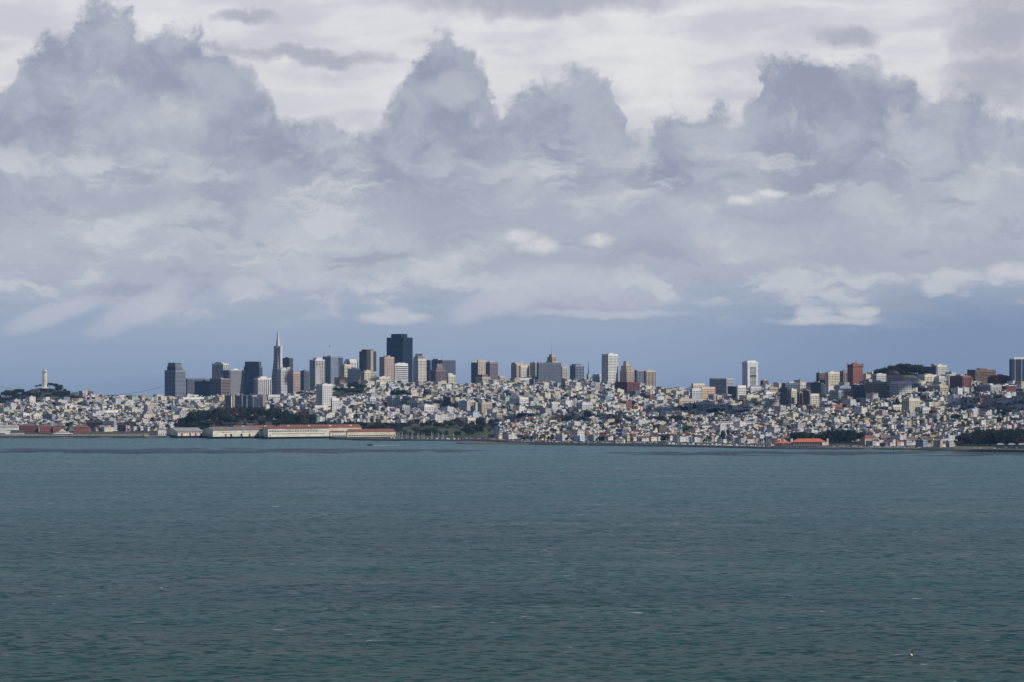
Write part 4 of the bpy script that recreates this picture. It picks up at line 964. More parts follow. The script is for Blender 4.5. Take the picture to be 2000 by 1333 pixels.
# ---------------------------------------------------------------- piers and sheds
CRM = mat('paint_shed_cream', (.76, .71, .58), .8, .12, .12); RED = mat('red_door_paint', (.30, .07, .06), .7, .1, .3); PILE = mat('tarred_piling', (.02, .022, .027), .9, .3, .5)
def text_mesh(s, size, m, name):
    cu = bpy.data.curves.new('tmp', 'FONT'); cu.body = s; cu.size = size; cu.extrude = .05; cu.space_character = 1.5; cu.space_word = 1.6; cu.offset = .04
    o = bpy.data.objects.new('tmp', cu); COL.objects.link(o); bpy.context.view_layer.update()
    me = bpy.data.meshes.new_from_object(o.evaluated_get(bpy.context.evaluated_depsgraph_get())); bpy.data.objects.remove(o); bpy.data.curves.remove(cu)
    me.name = name; me.materials.clear(); me.materials.append(m); return me
def shed(label, plabel, X0, Xs, X1, Yeave, Yridge, d, two, al=19, roofc='tar', doors=(), sign=False, deck=4.0, ring=True, wins=None):
    al = math.radians(al); cx, cy, W, D, ex, ey = footprint(X0, Xs, X1, d, al)
    p = thing('pier', plabel, 'pier', (cx, cy, 0), al)
    MB().box(-9, W + 5, -7, D + 9, deck - 1.3, deck).build('deck', PILE, p)
    k = 0; x = -7.5
    while x < W + 4:
        for y in (-6, D * .5):
            MB().box(x - .55, x + .55, y - .55, y + .55, -6, deck - 1.3).build('pile', PILE, p); k += 1
        x += 5.2
    MB().box(-8, W + 4, -4.5, -4.0, -3, deck - 1.3).build('fender', PILE, p)
    r = thing('pier_shed', label, 'pier shed', (cx, cy, deck), al)
    H = zat(Yeave, d) - deck; rg = max(2.2, zat(Yridge, d) - deck - H)
    wb = MB().box(0, W, 0, D, 0, H)
    wb.tri((0, 0, H), (0, D / 2, H + rg), (0, D, H)); wb.tri((W, D, H), (W, D / 2, H + rg), (W, 0, H))
    wb.build('wall', CRM, r)
    rb = MB(); o = .8
    rb.quad((-o, -o, H - .1), (W + o, -o, H - .1), (W + o, D / 2, H + rg + .15), (-o, D / 2, H + rg + .15)); rb.quad((W + o, D + o, H - .1), (-o, D + o, H - .1), (-o, D / 2, H + rg + .15), (W + o, D / 2, H + rg + .15))
    rb.build('roof', roofm(roofc), r)
    MB().box(-.9, W + .9, -1.0, -.75, H - .5, H + .15).build('eave_trim', RED, r)
    if wins:
        for (z0, hgt, wd, st, a, b) in wins:
            mb = MB(); mb.quad((-wd/2, -.12, 0), (wd/2, -.12, 0), (wd/2, -.12, hgt), (-wd/2, -.12, hgt)); me = mb.mesh('window', GLASS)
            x = W * a + wd
            while x < W * b - wd * .5: link('window', me, r, (x, 0, z0)); x += st
    for u, c in doors: MB().box(W * u - 1.9, W * u + 1.9, -.3, 0, 0, 5.4).build('door', RED if c else GLASS, r)
    for v in (.3, .7):
        MB().box(-.3, 0, D * v - 1.8, D * v + 1.8, 0, 5.2).build('door', RED if (roofc == 'light') else GLASS, r)
        MB().box(-.2, 0, D * v - 1.6, D * v + 1.6, H * .66, H * .66 + 1.3).build('window', GLASS, r)
    if sign:
        me = text_mesh('FORT MASON CENTER', 2.6, RED, 'sign_lettering'); o_ = link('sign_lettering', me, r, (W * .30, -.25, H - 3.2)); o_.rotation_euler = (math.pi / 2, 0, 0)
        o_.scale = (W * .50 / max(v.co.x for v in me.vertices), 1, 1)
    OCC.append((cx, cy, 60)); return r
shed('low cream pier shed with pale roof and red doors, leftmost of three', 'dark piled pier under the leftmost cream shed', 325, 347.5, 398, 843.5, 837.5, 5010, False, roofc='light', doors=((.16, 1), (.48, 1), (.69, 1), (.9, 1)), wins=((5.6, 1.3, 3.4, 5.4, .01, .98),))
shed('middle cream pier shed with a blank front and few dark doors', 'dark piled pier under the middle cream shed', 401, 416, 512, 840.5, 836, 4960, False, roofc='grey', doors=((.26, 1), (.37, 0), (.58, 0), (.745, 1), (.91, 1)), wins=((8.5, 1.2, 3.6, 5.4, .17, .39), (8.5, 1.2, 3.6, 5.0, .56, .99)))
shed('largest two-storey cream pier shed with red lettering along its front', 'dark piled pier under the lettered two-storey shed', 511, 523.5, 643, 837.3, 834, 4945, True, roofc='terracotta', sign=True, wins=((10.2, 3.0, 3.0, 5.5, .01, .80), (10.6, 1.3, 3.6, 5.4, .79, .99), (5.6, 1.3, 3.6, 5.4, .06, .96), (2.2, 1.2, 3.4, 60, .01, .06)))
def longhouse(label, X0, Xs, X1, Ye, Yr, d, wins, al=19, zb=3, roofc='terracotta', name='warehouse', cupolas=0, wall='cream'):
    al = math.radians(al); cx, cy, W, D, ex, ey = footprint(X0, Xs, X1, d, al); D = min(D, 24) if X0 < Xs - .5 else 18
    zb = min(zb, ground(cx, cy)); r = thing(name, label, name.replace('_', ' '), (cx, cy, zb - .3), al); H = zat(Ye, d) - zb + .3; rg = max(1.8, zat(Yr, d) - zat(Ye, d))
    MB().box(0, W, 0, D, 0, H).build('wall', wallm(wall), r); ro = MB().hip(0, W, 0, D, H, rg, 1.0).build('roof', roofm(roofc), r)
    for (z0, hgt, wd, st, a, b) in wins:
        mb = MB(); mb.quad((-wd/2, -.12, 0), (wd/2, -.12, 0), (wd/2, -.12, hgt), (-wd/2, -.12, hgt)); me = mb.mesh('window', GLASS); x = W * a + wd
        while x < W * b: link('window', me, r, (x, 0, z0)); x += st
    for i in range(cupolas):
        c = W * (i + .5) / cupolas; cu = MB().box(c - 2.5, c + 2.5, D * .2, D * .35, H + rg * .35, H + rg * .8).build('dormer', wallm('white'), ro)
    OCC.append((cx + ex[0] * W / 2, cy + ex[1] * W / 2, W / 2)); return r
longhouse('long red-roofed landing building rising behind the lettered pier shed', 541, 543, 706, 836.4, 830.4, 5085, ((5.5, 2.4, 2.2, 4.4, .55, .98), (1.5, 2.0, 2.2, 4.4, .72, .98)), cupolas=4)
longhouse('red-roofed landing building behind the middle pier shed', 452, 454, 540, 836.5, 831.5, 5110, (), cupolas=2)
longhouse('dusky red-roofed landing building behind the leftmost pier shed', 409, 411, 452, 837.5, 833.8, 5120, ())
longhouse('low cream waterside building with red roof and a row of dark windows', 676, 678, 773, 844, 838.6, 4975, ((1.6, 2.6, 3.2, 5.4, .02, .98),), name='waterside_building', zb=3)
longhouse('dark shaded shed end with red shutters between the two red-roofed buildings', 643, 645, 676, 844.5, 842, 5015, ((1, 2, 2.4, 5, .1, .9),), wall='ivory', name='waterside_building')
longhouse('small white boathouse left of the pier sheds', 307, 309, 325, 839.5, 837, 5060, ((2, 2.4, 1.8, 4, .1, .95),), wall='pale grey', roofc='grey', name='boathouse')
longhouse('grey roofed pump house at the end of the curved pier', 280, 282, 291, 848.5, 846.5, 5012, (), wall='tan', roofc='grey', name='pump_house')
# brick waterfront rows at far left
for a, b, yt, yr, lb, wl in ((36,76,832,828,'dark red brick warehouse, leftmost of the waterfront brick row','red brick'),(76,104,834,828,'red brick warehouse with pale roof hut in the middle of the row','brick'),(104,128,833,828.5,'orange red brick warehouse left of a round dark tree','brick'),(143,176,835,830,'red brick warehouse right of the round dark tree','brick')):
    longhouse(lb, a, a + 1, b, yt, yr, 5290, ((2, 2.2, 1.8, 4, .05, .95), (7, 2.2, 1.8, 4, .05, .95)), name='brick_warehouse', wall=wl, roofc='brown', al=12)
T('dark_office_block', 'low black glass block behind the small lawn', 'office block', 168, 169, 200, 822, 'charcoal', 'glass', 5400, al=12, glass=GLASS, maxd=26, pent=False)
T('dark_office_block', 'low dark grey glass block right of the black one', 'office block', 198, 199, 222, 824, 'dark slate', 'glass', 5420, al=12, glass=GLASSM, maxd=26, pent=False)
T('dark_office_block', 'black flat block half in the trees right of the lawn', 'office block', 229, 230, 246, 827, 'charcoal', 'glass', 5350, al=12, maxd=20, pent=False)
longhouse('pale flat-roofed harbour shed at the left edge', -12, -10, 36, 834.5, 830.5, 5230, (), name='harbour_shed', wall='pale grey', roofc='light', al=12)
longhouse('long bright white awning shed below the pale harbour shed', 9, 10, 37, 840.5, 837.5, 5130, (), name='harbour_shed', wall='white', roofc='white', al=10)
longhouse('dark roofed low harbour shed beside the white awning shed', 18, 20, 48, 845, 841.5, 5090, (), name='harbour_shed', wall='grey', roofc='tar', al=10)
# streamlined white ship-like building
def shiphouse():
    d = 5110; a = P(104, 850, d); r = thing('bathhouse', 'white streamlined ship-like building beside the small lawn', 'bathhouse', (a.x, d, 3), math.radians(8)); s = d / F
    for i, (x0, x1, z0, z1, y0, y1) in enumerate(((0, 37, 0, 3.6, 0, 14), (6, 30, 3.6, 6.4, 1, 13), (12, 23, 6.4, 9.4, 2, 11), (14, 20, 9.4, 12, 3, 9))):
        n = MB().box(x0 * s, x1 * s, y0, y1, z0, z1).build('deck_storey', wallm('white'), r)
        if i < 3: MB().box(x0 * s + 1, x1 * s - 1, y0 - .12, y0, z0 + 1.2, z0 + 2.4).build('window_band', GLASS, r)
    OCC.append((a.x + 18, d, 30))
shiphouse()
# curved public pier
def long_pier():
    r = thing('long_pier', 'long low concrete pier with dark pilings at the far left shore', 'pier', (0, 0, 0))
    pts = []
    for i in range(29):
        X = -60 + 350 * i / 28; d = F * 160 / (interp(X, [(-60,856),(150,855.6),(290,855.2)]) - 708) - 2; pts.append(Vector((TANX(X) * d, d, 0)))
    dk = MB(); pp = MB()
    for a, b in zip(pts, pts[1:]):
        for q, z0, z1, y0, y1 in ((dk, 2.6, 3.8, 0, 13), (pp, 3.8, 7.4, 9, 10)):
            v = [(a.x, a.y + y0, z0), (b.x, b.y + y0, z0), (b.x, b.y + y1, z0), (a.x, a.y + y1, z0), (a.x, a.y + y0, z1), (b.x, b.y + y0, z1), (b.x, b.y + y1, z1), (a.x, a.y + y1, z1)]
            n = len(q.v); q.v += v
            for f in ((0,1,5,4),(1,2,6,5),(2,3,7,6),(3,0,4,7),(4,5,6,7),(3,2,1,0)): q.f.append(tuple(n + k for k in f)); q.m.append(0)
    dk.build('deck', PILE, r); pp.build('parapet', CONC, r)
    me = MB().box(-.8, .8, -.8, .8, -6, 2.6).mesh('pile', PILE)
    for i in range(88):
        t = i / 87 * 27.99; a, b = pts[int(t)], pts[int(t) + 1]; q = a.lerp(b, t - int(t)); link('pile', me, r, (q.x, q.y + 1.2, 0))
long_pier()
# ---------------------------------------------------------------- stone edges
def rocks(name, label, cat, pts, wd, h, seed=1, m=None, front=True):
    r = random.Random(seed); mb = MB(); P_ = []
    n = 0
    for (Xa, Ya), (Xb, Yb) in zip(pts, pts[1:]):
        k = max(1, int(abs(Xb - Xa) / 2.2))
        for i in range(k):
            X = Xa + (Xb - Xa) * i / k; Y = Ya + (Yb - Ya) * i / k; d = F * CAMZ / (Y - 708); P_.append((TANX(X) * d, d))
    prof = [(0, -1), (.15, .35), (.35, .85), (.5, 1), (.72, 1), (.9, .5), (1, -1)]
    vs = []
    for x, y in P_:
        for u, hz in prof: vs.append((x + r.uniform(-.6, .6), y + u * wd + r.uniform(-.5, .5), hz * h * (r.uniform(.82, 1.15) if hz > 0 else 1)))
    nP = len(prof); mb.v = vs
    for i in range(len(P_) - 1):
        for j in range(nP - 1): a = i * nP + j; mb.f.append((a, a + nP, a + nP + 1, a + 1)); mb.m.append(0)
    return tag(mb.build(name, m or ROCK), label, cat)
rocks('seawall', 'dark stone seawall left of the sand spit', 'seawall', [(643,858.6),(700,860),(780,861),(860,861.8),(900,862.2)], 9, 3.0, 1)
rocks('seawall', 'dark stone seawall behind the sand spit below the parked cars', 'seawall', [(898,862.2),(960,863),(1040,864.6)], 8, 3.0, 2)
rocks('breakwater', 'rocky reddish spit sticking out into the water', 'breakwater', [(891,867.3),(905,867.8),(940,868.4),(1000,868.8),(1042,869.2)], 24, 2.6, 3, mat('spit_rock', (.11, .085, .07), .95, .4, .4, col2=(.04, .032, .03)))
rocks('breakwater', 'long dark rock edge below the waterfront houses', 'breakwater', [(1036,869.2),(1100,870),(1200,871.3),(1292,872.6)], 12, 3.8, 4)
rocks('breakwater', 'dark marina breakwater in front of the sailboat masts', 'breakwater', [(1290,872.4),(1400,874.6),(1512,877)], 10, 3.4, 5)
rocks('breakwater', 'low rock edge in front of the orange-roofed clubhouse', 'breakwater', [(1510,877.2),(1600,878.2),(1640,878.6)], 9, 2.4, 6)
rocks('breakwater', 'dark rock edge at the right end of the shore', 'breakwater', [(1782,879.6),(1850,881.8),(1940,883),(2060,884.8)], 8, 1.8, 7)
sheet('sand_spit', 'pale sand in front of the rocky spit', 925, 1045, -46, -30, SAND, lift=5.6)
rocks('quay', 'dark quay edge of the small harbour beside the piers', 'quay', [(688,860.2),(740,861.2),(784,861.8)], 6, 2.2, 8, PILE)
# ---------------------------------------------------------------- clubhouse
def clubhouse():
    d = 4470; a = P(1549, 870, d); s = d / F
    r = thing('clubhouse', 'large clubhouse with bright orange tiled roof and dark arcade', 'clubhouse', (a.x, d, 3), math.radians(6))
    L = 66 * s; orange = mat('orange_tiles', (.50, .13, .055), .8, .12, .3)
    H = 6.4
    MB().box(0, L, 0, 18, 0, H).build('wall', wallm('slate'), r); MB().hip(-1, L + 1, -3, 21, H, 6.2).build('roof', orange, r)
    for i in range(13): MB().box(L * (i + .2) / 13, L * (i + .35) / 13, -2.6, -2.1, 0, H).build('pillar', wallm('grey'), r)
    MB().box(-2.5, 0, 3, 6, 0, H + 6.5).build('chimney', wallm('white'), r)
    MB().box(L - 9, L + 1, -4, -.1, 0, 5.6).build('bay_room', wallm('ivory'), r); MB().box(L + 2, L + 5, 2, 6, 0, H + 6).build('chimney', wallm('ivory'), r)
    q = thing('clubhouse_wing', 'smaller two-tier orange-roofed wing left of the large clubhouse', 'clubhouse', (a.x - 37 * s, d - 4, 3), math.radians(6))
    L2 = 34 * s
    MB().box(0, L2, 0, 16, 0, 4.2).build('wall', wallm('slate'), q); MB().hip(-1, L2 + 1, -3, 19, 4.2, 4.2).build('roof', orange, q)
    MB().box(L2 * .1, L2 * .65, 6, 14, 4, 8.6).build('wall', wallm('slate'), q); MB().hip(L2 * .08, L2 * .67, 5, 15, 8.6, 1.8).build('roof', orange, q)
    for u in (.36, .6): MB().box(L2 * u, L2 * u + 1.8, 4, 6, 4, 11.5).build('chimney', wallm('white'), q)
    for i in range(8): MB().box(L2 * (i + .2) / 8, L2 * (i + .38) / 8, -2.6, -2.1, 0, 4.2).build('pillar', wallm('grey'), q)
    f = thing('flagpole', 'tall white flagpole in front of the clubhouse wing', 'flagpole', (a.x - 20 * s, d - 12, 3)); MB().cyl(0, 0, 0, 19, .35, .2, 8).build('pole', wallm('white'), f); MB().cyl(0, 0, 19, 19.5, .5, .5, 8).build('finial', wallm('white'), f)
    k = thing('kiosk', 'tiny cream kiosk left of the clubhouse wing', 'kiosk', (P(1504, 872, d).x, d - 14, 2.6)); MB().box(0, 6, 0, 4, 0, 2.8).build('wall', CRM, k); MB().box(-.4, 6.4, -.4, 4.4, 2.8, 3.1).build('roof', wallm('white'), k)
clubhouse()
# yellow boathouse with gable, at the edge
def harbour_hut():
    X = 1211; d = shore_d(X) + 22; a = P(X - 9, 870, d); s = d / F
    r = thing('harbour_office', 'cream gabled harbour building standing alone on the rock edge', 'harbour building', (a.x, d, 2.6), math.radians(-12)); W = 17 * s
    wb = MB().box(0, W, 0, 14, 0, 7.5); wb.tri((0, 0, 7.5), (W, 0, 7.5), (W / 2, 0, 11)); wb.build('wall', wallm('cream'), r)
    MB().gable(0, W, .2, 14, 7.55, 3.6, axis='y').build('roof', roofm('light'), r)
    for i in range(2): MB().box(W * (.2 + .4 * i), W * (.34 + .4 * i), -.15, 0, 3.5, 6).build('window', GLASS, r)
    MB().box(W * .42, W * .58, -.15, 0, 0, 2.6).build('door', wallm('brown'), r)
harbour_hut()
# white school with arches
def school():
    d = d_at(1450, 834)
    r = longhouse('very long white arcaded school behind the marina houses', 1403, 1404, 1478, 825, 823.5, d, ((2, 3.4, 2.4, 4.4, .02, .98),), name='school', wall='white', roofc='light', al=14, zb=99)
    longhouse('white low wing continuing the arcaded school', 1479, 1480, 1498, 826, 824.6, d + 25, ((2, 3, 2.4, 4.4, .05, .95),), name='school_wing', wall='white', roofc='light', al=14, zb=99)
    longhouse('plain white hall with a tall side left of the arcaded school', 1364, 1372, 1392, 831, 830, d_at(1380, 843), ((1, 8, 1.6, 4, .3, .5),), name='school_hall', wall='white', roofc='grey', al=14, zb=99)
school()
for a, c, yt, yr, X, lb, wl in ((1684,1713,856,851,1698,'row of red-roofed brick villas right of the clubhouse trees','tan'),(1715,1741,856,850.5,1728,'large red brick villa facing the shore','brick'),(1838,1856,857,852,1846,'red gabled villa beside the dark grove','rose'),(1792,1816,857,853,1800,'orange brick villa with brown roof','brick'),(1762,1790,858,853,1775,'grey villa row on the right shore','grey')):
    longhouse(lb, a, a + 5, c, yt, yr, d_at(X, 869), ((1.5, 1.6, 1.4, 3.4, .05, .95), (5, 1.6, 1.4, 3.4, .05, .95)), name='villa', wall=wl, roofc='terracotta' if 'red-roofed' in lb else 'brown', al=30, zb=99)
for i, (a, b) in enumerate(((1946, 1961), (1968, 1983), (1988, 2010))):
    longhouse(('small', 'middle', 'last')[i] + ' pale-roofed beach pavilion before the dark grove', a, a + 1, b, 869, 866.2, shore_d(a) + 55, (), name='pavilion', wall='teal', roofc='light', al=5)

# ---------------------------------------------------------------- boats
HULLW = mat('white_gelcoat', (.78, .78, .77), .35, .04, .3); HULLB = mat('navy_hull', (.02, .035, .09), .4, .1, .3); ALU = mat('mast_aluminium', (.55, .56, .57), .45, .05, .3, metal=.3); SAILC = mat('blue_sail_cover', (.03, .08, .25), .8, .1, .3)
def hull_mesh(L, B, H, m):
    mb = MB(); n = 9; ring = []
    for i in range(n):
        t = i / (n - 1); w_ = B / 2 * (1 - (2 * max(0, t - .45) / 1.1) ** 2.2) * (.82 + .18 * min(1, t * 4)); w_ = max(w_, .04)
        x = -L / 2 + L * t; sh = H * (1 + .25 * t * t)
        for (u, z) in ((-1, sh), (-.88, sh * .35), (0, -.5), (.88, sh * .35), (1, sh)): ring.append((x, u * w_, z))
    mb.v = ring
    for i in range(n - 1):
        for j in range(4): a = i * 5 + j; mb.f.append((a, a + 5, a + 6, a + 1)); mb.m.append(0)
        mb.f.append((i * 5 + 4, i * 5 + 9, i * 5 + 5, i * 5)); mb.m.append(0)
    mb.f.append((0, 1, 2, 3, 4)); mb.m.append(0); return mb.mesh('hull', m)
def sailboat(m, L, cover):
    r = thing('sailboat', None, 'sailboat'); link('hull', hull_mesh(L, L * .3, 1.2, m), r)
    MB().box(-L * .12, L * .2, -L * .09, L * .09, 1.15, 1.85).build('cabin', HULLW, r)
    ms_ = MB().cyl(L * .08, 0, 1.2, L * 1.36, .24, .17, 6).build('mast', ALU, r); MB().bar((L * .08, 0, 2.6), (-L * .36, 0, 2.5), .2, 6).build('boom', cover, ms_)
    mb = MB(); mb.bar((L * .08, 0, L * 1.33), (L * .5, 0, 1.5), .05, 4); mb.bar((L * .08, 0, L * 1.33), (-L * .49, 0, 1.3), .05, 4); mb.build('stays', ALU, ms_); return r
def yacht(L):
    r = thing('motor_yacht', None, 'motor yacht'); link('hull', hull_mesh(L, L * .32, 1.7, HULLW), r)
    cb_ = MB().box(-L * .3, L * .18, -L * .11, L * .11, 1.6, 3.3).build('cabin', HULLW, r); MB().box(-L * .2, L * .185, -L * .113, L * .113, 2.3, 2.9).build('window_band', GLASS, cb_); MB().box(-L * .22, L * .05, -L * .09, L * .09, 3.3, 4.6).build('flybridge', HULLW, cb_); return r
BP = [(sailboat(HULLW, 11, SAILC), 'white sailboat with blue boom cover'), (sailboat(HULLW, 13.5, HULLW), 'tall white sailboat'), (sailboat(HULLB, 12, HULLW), 'navy-hulled sailboat'), (yacht(13), 'white motor yacht'), (yacht(9), 'small white motor yacht')]
used = set()
def put(k, x, y, rz, where, z=0.0):
    o, lb = BP[k]
    if k in used: o = copy_tree(o)
    used.add(k); o.location = (x, y, z); o.rotation_euler = (0, 0, rz); POOL.append((o, lb, where))
for i in range(66):
    X = 1300 + 204 * (i + R.uniform(.1, .9)) / 66; d = shore_d(X) + (24, 50, 78)[i % 3] + R.uniform(-3, 3)
    put(R.choices(range(5), (5, 4, 2, 3, 2))[0], TANX(X) * d, d, R.choice((1.3, -1.8, 1.35)) + R.uniform(-.1, .1), 'in the marina')
for i in range(26):
    X = 756 + 142 * (i + R.uniform(.1, .9)) / 26; d = shore_d(X) + (20, 40)[i % 2] + R.uniform(-3, 3)
    put(R.choices(range(5), (4, 2, 1, 3, 3))[0], TANX(X) * d, d, 1.3 + R.uniform(-.2, .2), 'in the small harbour below the meadow')
# ---------------------------------------------------------------- cars
CARC = [('white', (.75,.75,.74)), ('silver', (.45,.46,.47)), ('black', (.02,.02,.022)), ('grey', (.16,.16,.17)), ('red', (.35,.03,.03)), ('blue', (.04,.08,.22))]
TYRE = mat('tyre_rubber', (.02, .02, .02), .9, .1, .5)
_cm = {}
def car(ci, x, y, rz, where):
    if ci not in _cm:
        pm = mat('car_paint_' + CARC[ci][0], CARC[ci][1], .3, .03, .5)
        r = thing('parked_car', None, 'car')
        mb = MB(); prof = [(-2.2, .35), (-2.25, .85), (-1.9, 1.0), (-1.5, 1.45), (.55, 1.45), (1.15, .98), (2.15, .8), (2.25, .35)]
        for sx_, y_ in ((0, -.88), (1, .88)):
            mb.v += [(a, y_, z) for a, z in prof]
        n = len(prof)
        for i in range(n): j = (i + 1) % n; mb.f.append((i, j, n + j, n + i)); mb.m.append(0)
        mb.f.append(tuple(range(n - 1, -1, -1))); mb.f.append(tuple(range(n, 2 * n))); mb.m += [0, 0]; mb.build('body', pm, r)
        MB().box(-1.35, .5, -.9, -.885, 1.02, 1.36).build('side_window', GLASS, r); MB().box(-1.35, .5, .885, .9, 1.02, 1.36).build('side_window', GLASS, r)
        w_ = MB()
        wm_ = MB(); wm_.bar((0, -.1, 0), (0, .1, 0), .33, 10); wme = wm_.mesh('wheel', TYRE)
        for a in (-1.4, 1.4):
            for b in (-.84, .84): link('wheel', wme, r, (a, b, .33))
        _cm[ci] = r; o = r
    else: o = copy_tree(_cm[ci])
    o.location = (x, y, ground(x, y) + .36); o.rotation_euler = (0, 0, rz); POOL.append((o, CARC[ci][0] + ' parked car', where))
for Xa, Xb, n, s0, s1, wh in ((905, 1035, 34, 14, 60, 'by the seawall behind the sand spit'), (1040, 1205, 52, 16, 62, 'along the shore road above the long rock edge'), (1222, 1292, 22, 16, 80, 'right of the cream harbour building'), (1300, 1505, 24, 108, 132, 'on the road behind the marina'), (1622, 1800, 54, 14, 46, 'by the beach right of the clubhouse'), (1000, 1150, 20, 70, 112, 'on the upper shore road'), (1900, 1990, 8, 30, 60, 'by the beach pavilions')):
    for i in range(n):
        X = Xa + (Xb - Xa) * (i + R.uniform(.1, .9)) / n; d = shore_d(X) + R.uniform(s0, s1)
        car(R.choices(range(6), (5, 4, 2, 3, 1, 1))[0], TANX(X) * d, d, R.choice((0, 0, .1, 1.4)) + R.uniform(-.1, .1), wh)
# ---------------------------------------------------------------- boat with wake, buoy, post
def launch():
    a = P(722, 870.5, 4560); d = F * 160 / (870.5 - 708); x = TANX(722.5) * d
    r = thing('fishing_boat', 'dark little fishing boat with a thin mast heading left on open water', 'fishing boat', (x, d, .1), math.pi)
    link('hull', hull_mesh(12.5, 3.4, 1.5, mat('dark_hull', (.03, .022, .03), .5, .1, .3)), r)
    MB().box(-1.2, 1.8, -1, 1, 1.4, 3.2).build('wheelhouse', wallm('brown'), r); MB().cyl(-1.6, 0, 1.4, 6.4, .13, .08, 6).build('mast', PILE, r); MB().box(-1.0, 1.82, -1.02, 1.02, 2.3, 2.8).build('window_band', GLASS, r)
    mb = MB(); rr = random.Random(5)
    for i in range(46):
        t = i / 46; px_ = 7 + 52 * t; h = (1 - t) * .22 + .05; w_ = 1.0 + 2.5 * t
        for k in range(2):
            c = Vector((px_ + rr.uniform(-1, 1), rr.uniform(-w_, w_), .0)); s_ = rr.uniform(.5, 1.3) * (1.1 - .5 * t); mb.cyl(c.x, c.y, -.1, h, s_ * 1.4, s_ * .5, 6)
    o = mb.build('wake', mat('sea_foam', (.62, .66, .66), .8, .1, .6)); o.location = (x, d, .05); tag(o, 'white foam wake trailing behind the dark fishing boat', None, None, 'stuff')
launch()
def buoy():
    d = F * 160 / (876.6 - 708); r = thing('buoy', 'orange channel buoy floating off the small harbour', 'buoy', (TANX(795) * d, d, 0)); om = mat('buoy_orange', (.60, .20, .05), .6, .1, .5)
    MB().cyl(0, 0, -.6, .7, 1.3, 1.2, 14).build('float', om, r); MB().cyl(0, 0, .7, 2.6, .8, .3, 10).build('tower', om, r); MB().cyl(0, 0, 2.6, 3.0, .25, .2, 8).build('lantern', wallm('white'), r)
buoy()
def post():
    d = F * 160 / (881.8 - 708); r = thing('channel_post', 'dark marker post standing in the shallows off the beach', 'marker post', (TANX(1744.5) * d, d, 0)); MB().cyl(0, 0, -2, 8.5, .55, .5, 10).build('post', PILE, r); MB().cyl(0, 0, 8.5, 9.4, .9, .9, 10).build('cap', PILE, r)
post()
# ---------------------------------------------------------------- far bridge
def bridge():
    d = 9700; r = thing('suspension_bridge', 'faint sagging cable of a far suspension bridge left of the stepped tower', 'bridge', (0, 0, 0)); gm = mat('bridge_steel', (.22, .24, .26), .7, .05, .02)
    def pt(X): 
        if X < 160: Y = 776 - (160 - X) ** 2 / 160 ** 2 * 22
        else: Y = 776 - (X - 160) ** 2 / 162 ** 2 * 21.5
        return P(X, Y, d)
    mb = MB(); Xs = list(range(-70, 332, 6))
    for a, b in zip(Xs, Xs[1:]): mb.bar(pt(a), pt(b), .95, 6)
    mb.build('cable', gm, r); hb = MB()
    for X in Xs[::2]: p = pt(X); hb.bar(p, (p.x, d, 22), .25, 4)
    hb.build('hangers', gm, r); a, b = pt(-70), pt(330)
    MB().box(a.x, b.x, d - 8, d + 8, 16, 22).build('deck', gm, r)
    for X in (-72, 332): c = P(X, 770, d); MB().box(c.x - 3, c.x + 3, d - 9, d + 9, 0, zat(752, d)).build('bridge_tower', gm, r)
bridge()
# ---------------------------------------------------------------- birds
BW = mat('gull_white', (.75, .74, .70), .8, .05, 3); BD = mat('gull_dark_wing', (.035, .03, .03), .8, .1, 3)
def gull(label, X, Y, d, span, rot, name='seagull', light=True):
    mb = MB(); L = span * .42; n = 8; rad = [(.0, .012), (.12, .05), (.28, .07), (.5, .085), (.7, .07), (.82, .055), (.9, .05), (1, .006)]
    for t, r_ in rad:
        for i in range(8):
            a = i * math.pi / 4; mb.v.append(((t - .5) * L, r_ * 1.25 * span * math.cos(a), r_ * span * 1.1 * math.sin(a)))
    for i in range(n - 1):
        for k in range(8): a = i * 8 + k; b = i * 8 + (k + 1) % 8; mb.f.append((a, b, b + 8, a + 8)); mb.m.append(0 if (light and i > 1) else 1)
    for sg in (1, -1):
        st = [(0, .13, -.12, 0), (.18, .17, -.10, .035), (.36, .13, -.11, .055), (.5, .0, -.10, .045)]
        b0 = len(mb.v)
        for (y, xf, xb, z) in st:
            for dz in (.006, -.006): mb.v += [(xf * span, sg * y * span, (z + dz) * span), (xb * span, sg * y * span, (z + dz * .4) * span)]
        for i in range(3):
            a = b0 + i * 4
            for q in ((a, a + 1, a + 5, a + 4), (a + 2, a + 3, a + 7, a + 6), (a, a + 4, a + 6, a + 2), (a + 1, a + 3, a + 7, a + 5)): mb.f.append(q); mb.m.append(1)
    o = mb.build(name, [BW, BD]); o.location = P(X, Y, d); o.rotation_euler = rot; return tag(o, label, 'bird', None)
gull('seagull with dark wings and white head banking low over the water at lower right', 1779.5, 1279, 360, 1.45, (math.radians(74), math.radians(24), math.radians(8)))
for X, Y, d, lb, sp in ((1872.5, 1085.5, 1500, 'tiny dark seabird over open water at far right', 1.1), (543.5, 508.5, 1500, 'tiny dark bird high in the clouds above the pyramid tower', 1.3), (330, 703.5, 2400, 'tiny bird just above the leftmost stepped tower', 1.3), (504.5, 700, 2400, 'tiny bird just above the notched slate tower', 1.3), (1923, 640, 2600, 'x', 0)):
    if sp: gull(lb, X, Y, d, sp, (math.radians(35), .1, .4), 'seabird', False)
gull('dark bird gliding over the two tall white masts', 643.5, 676.8, 1300, 1.7, (math.radians(20), .1, .2), 'seabird', False)
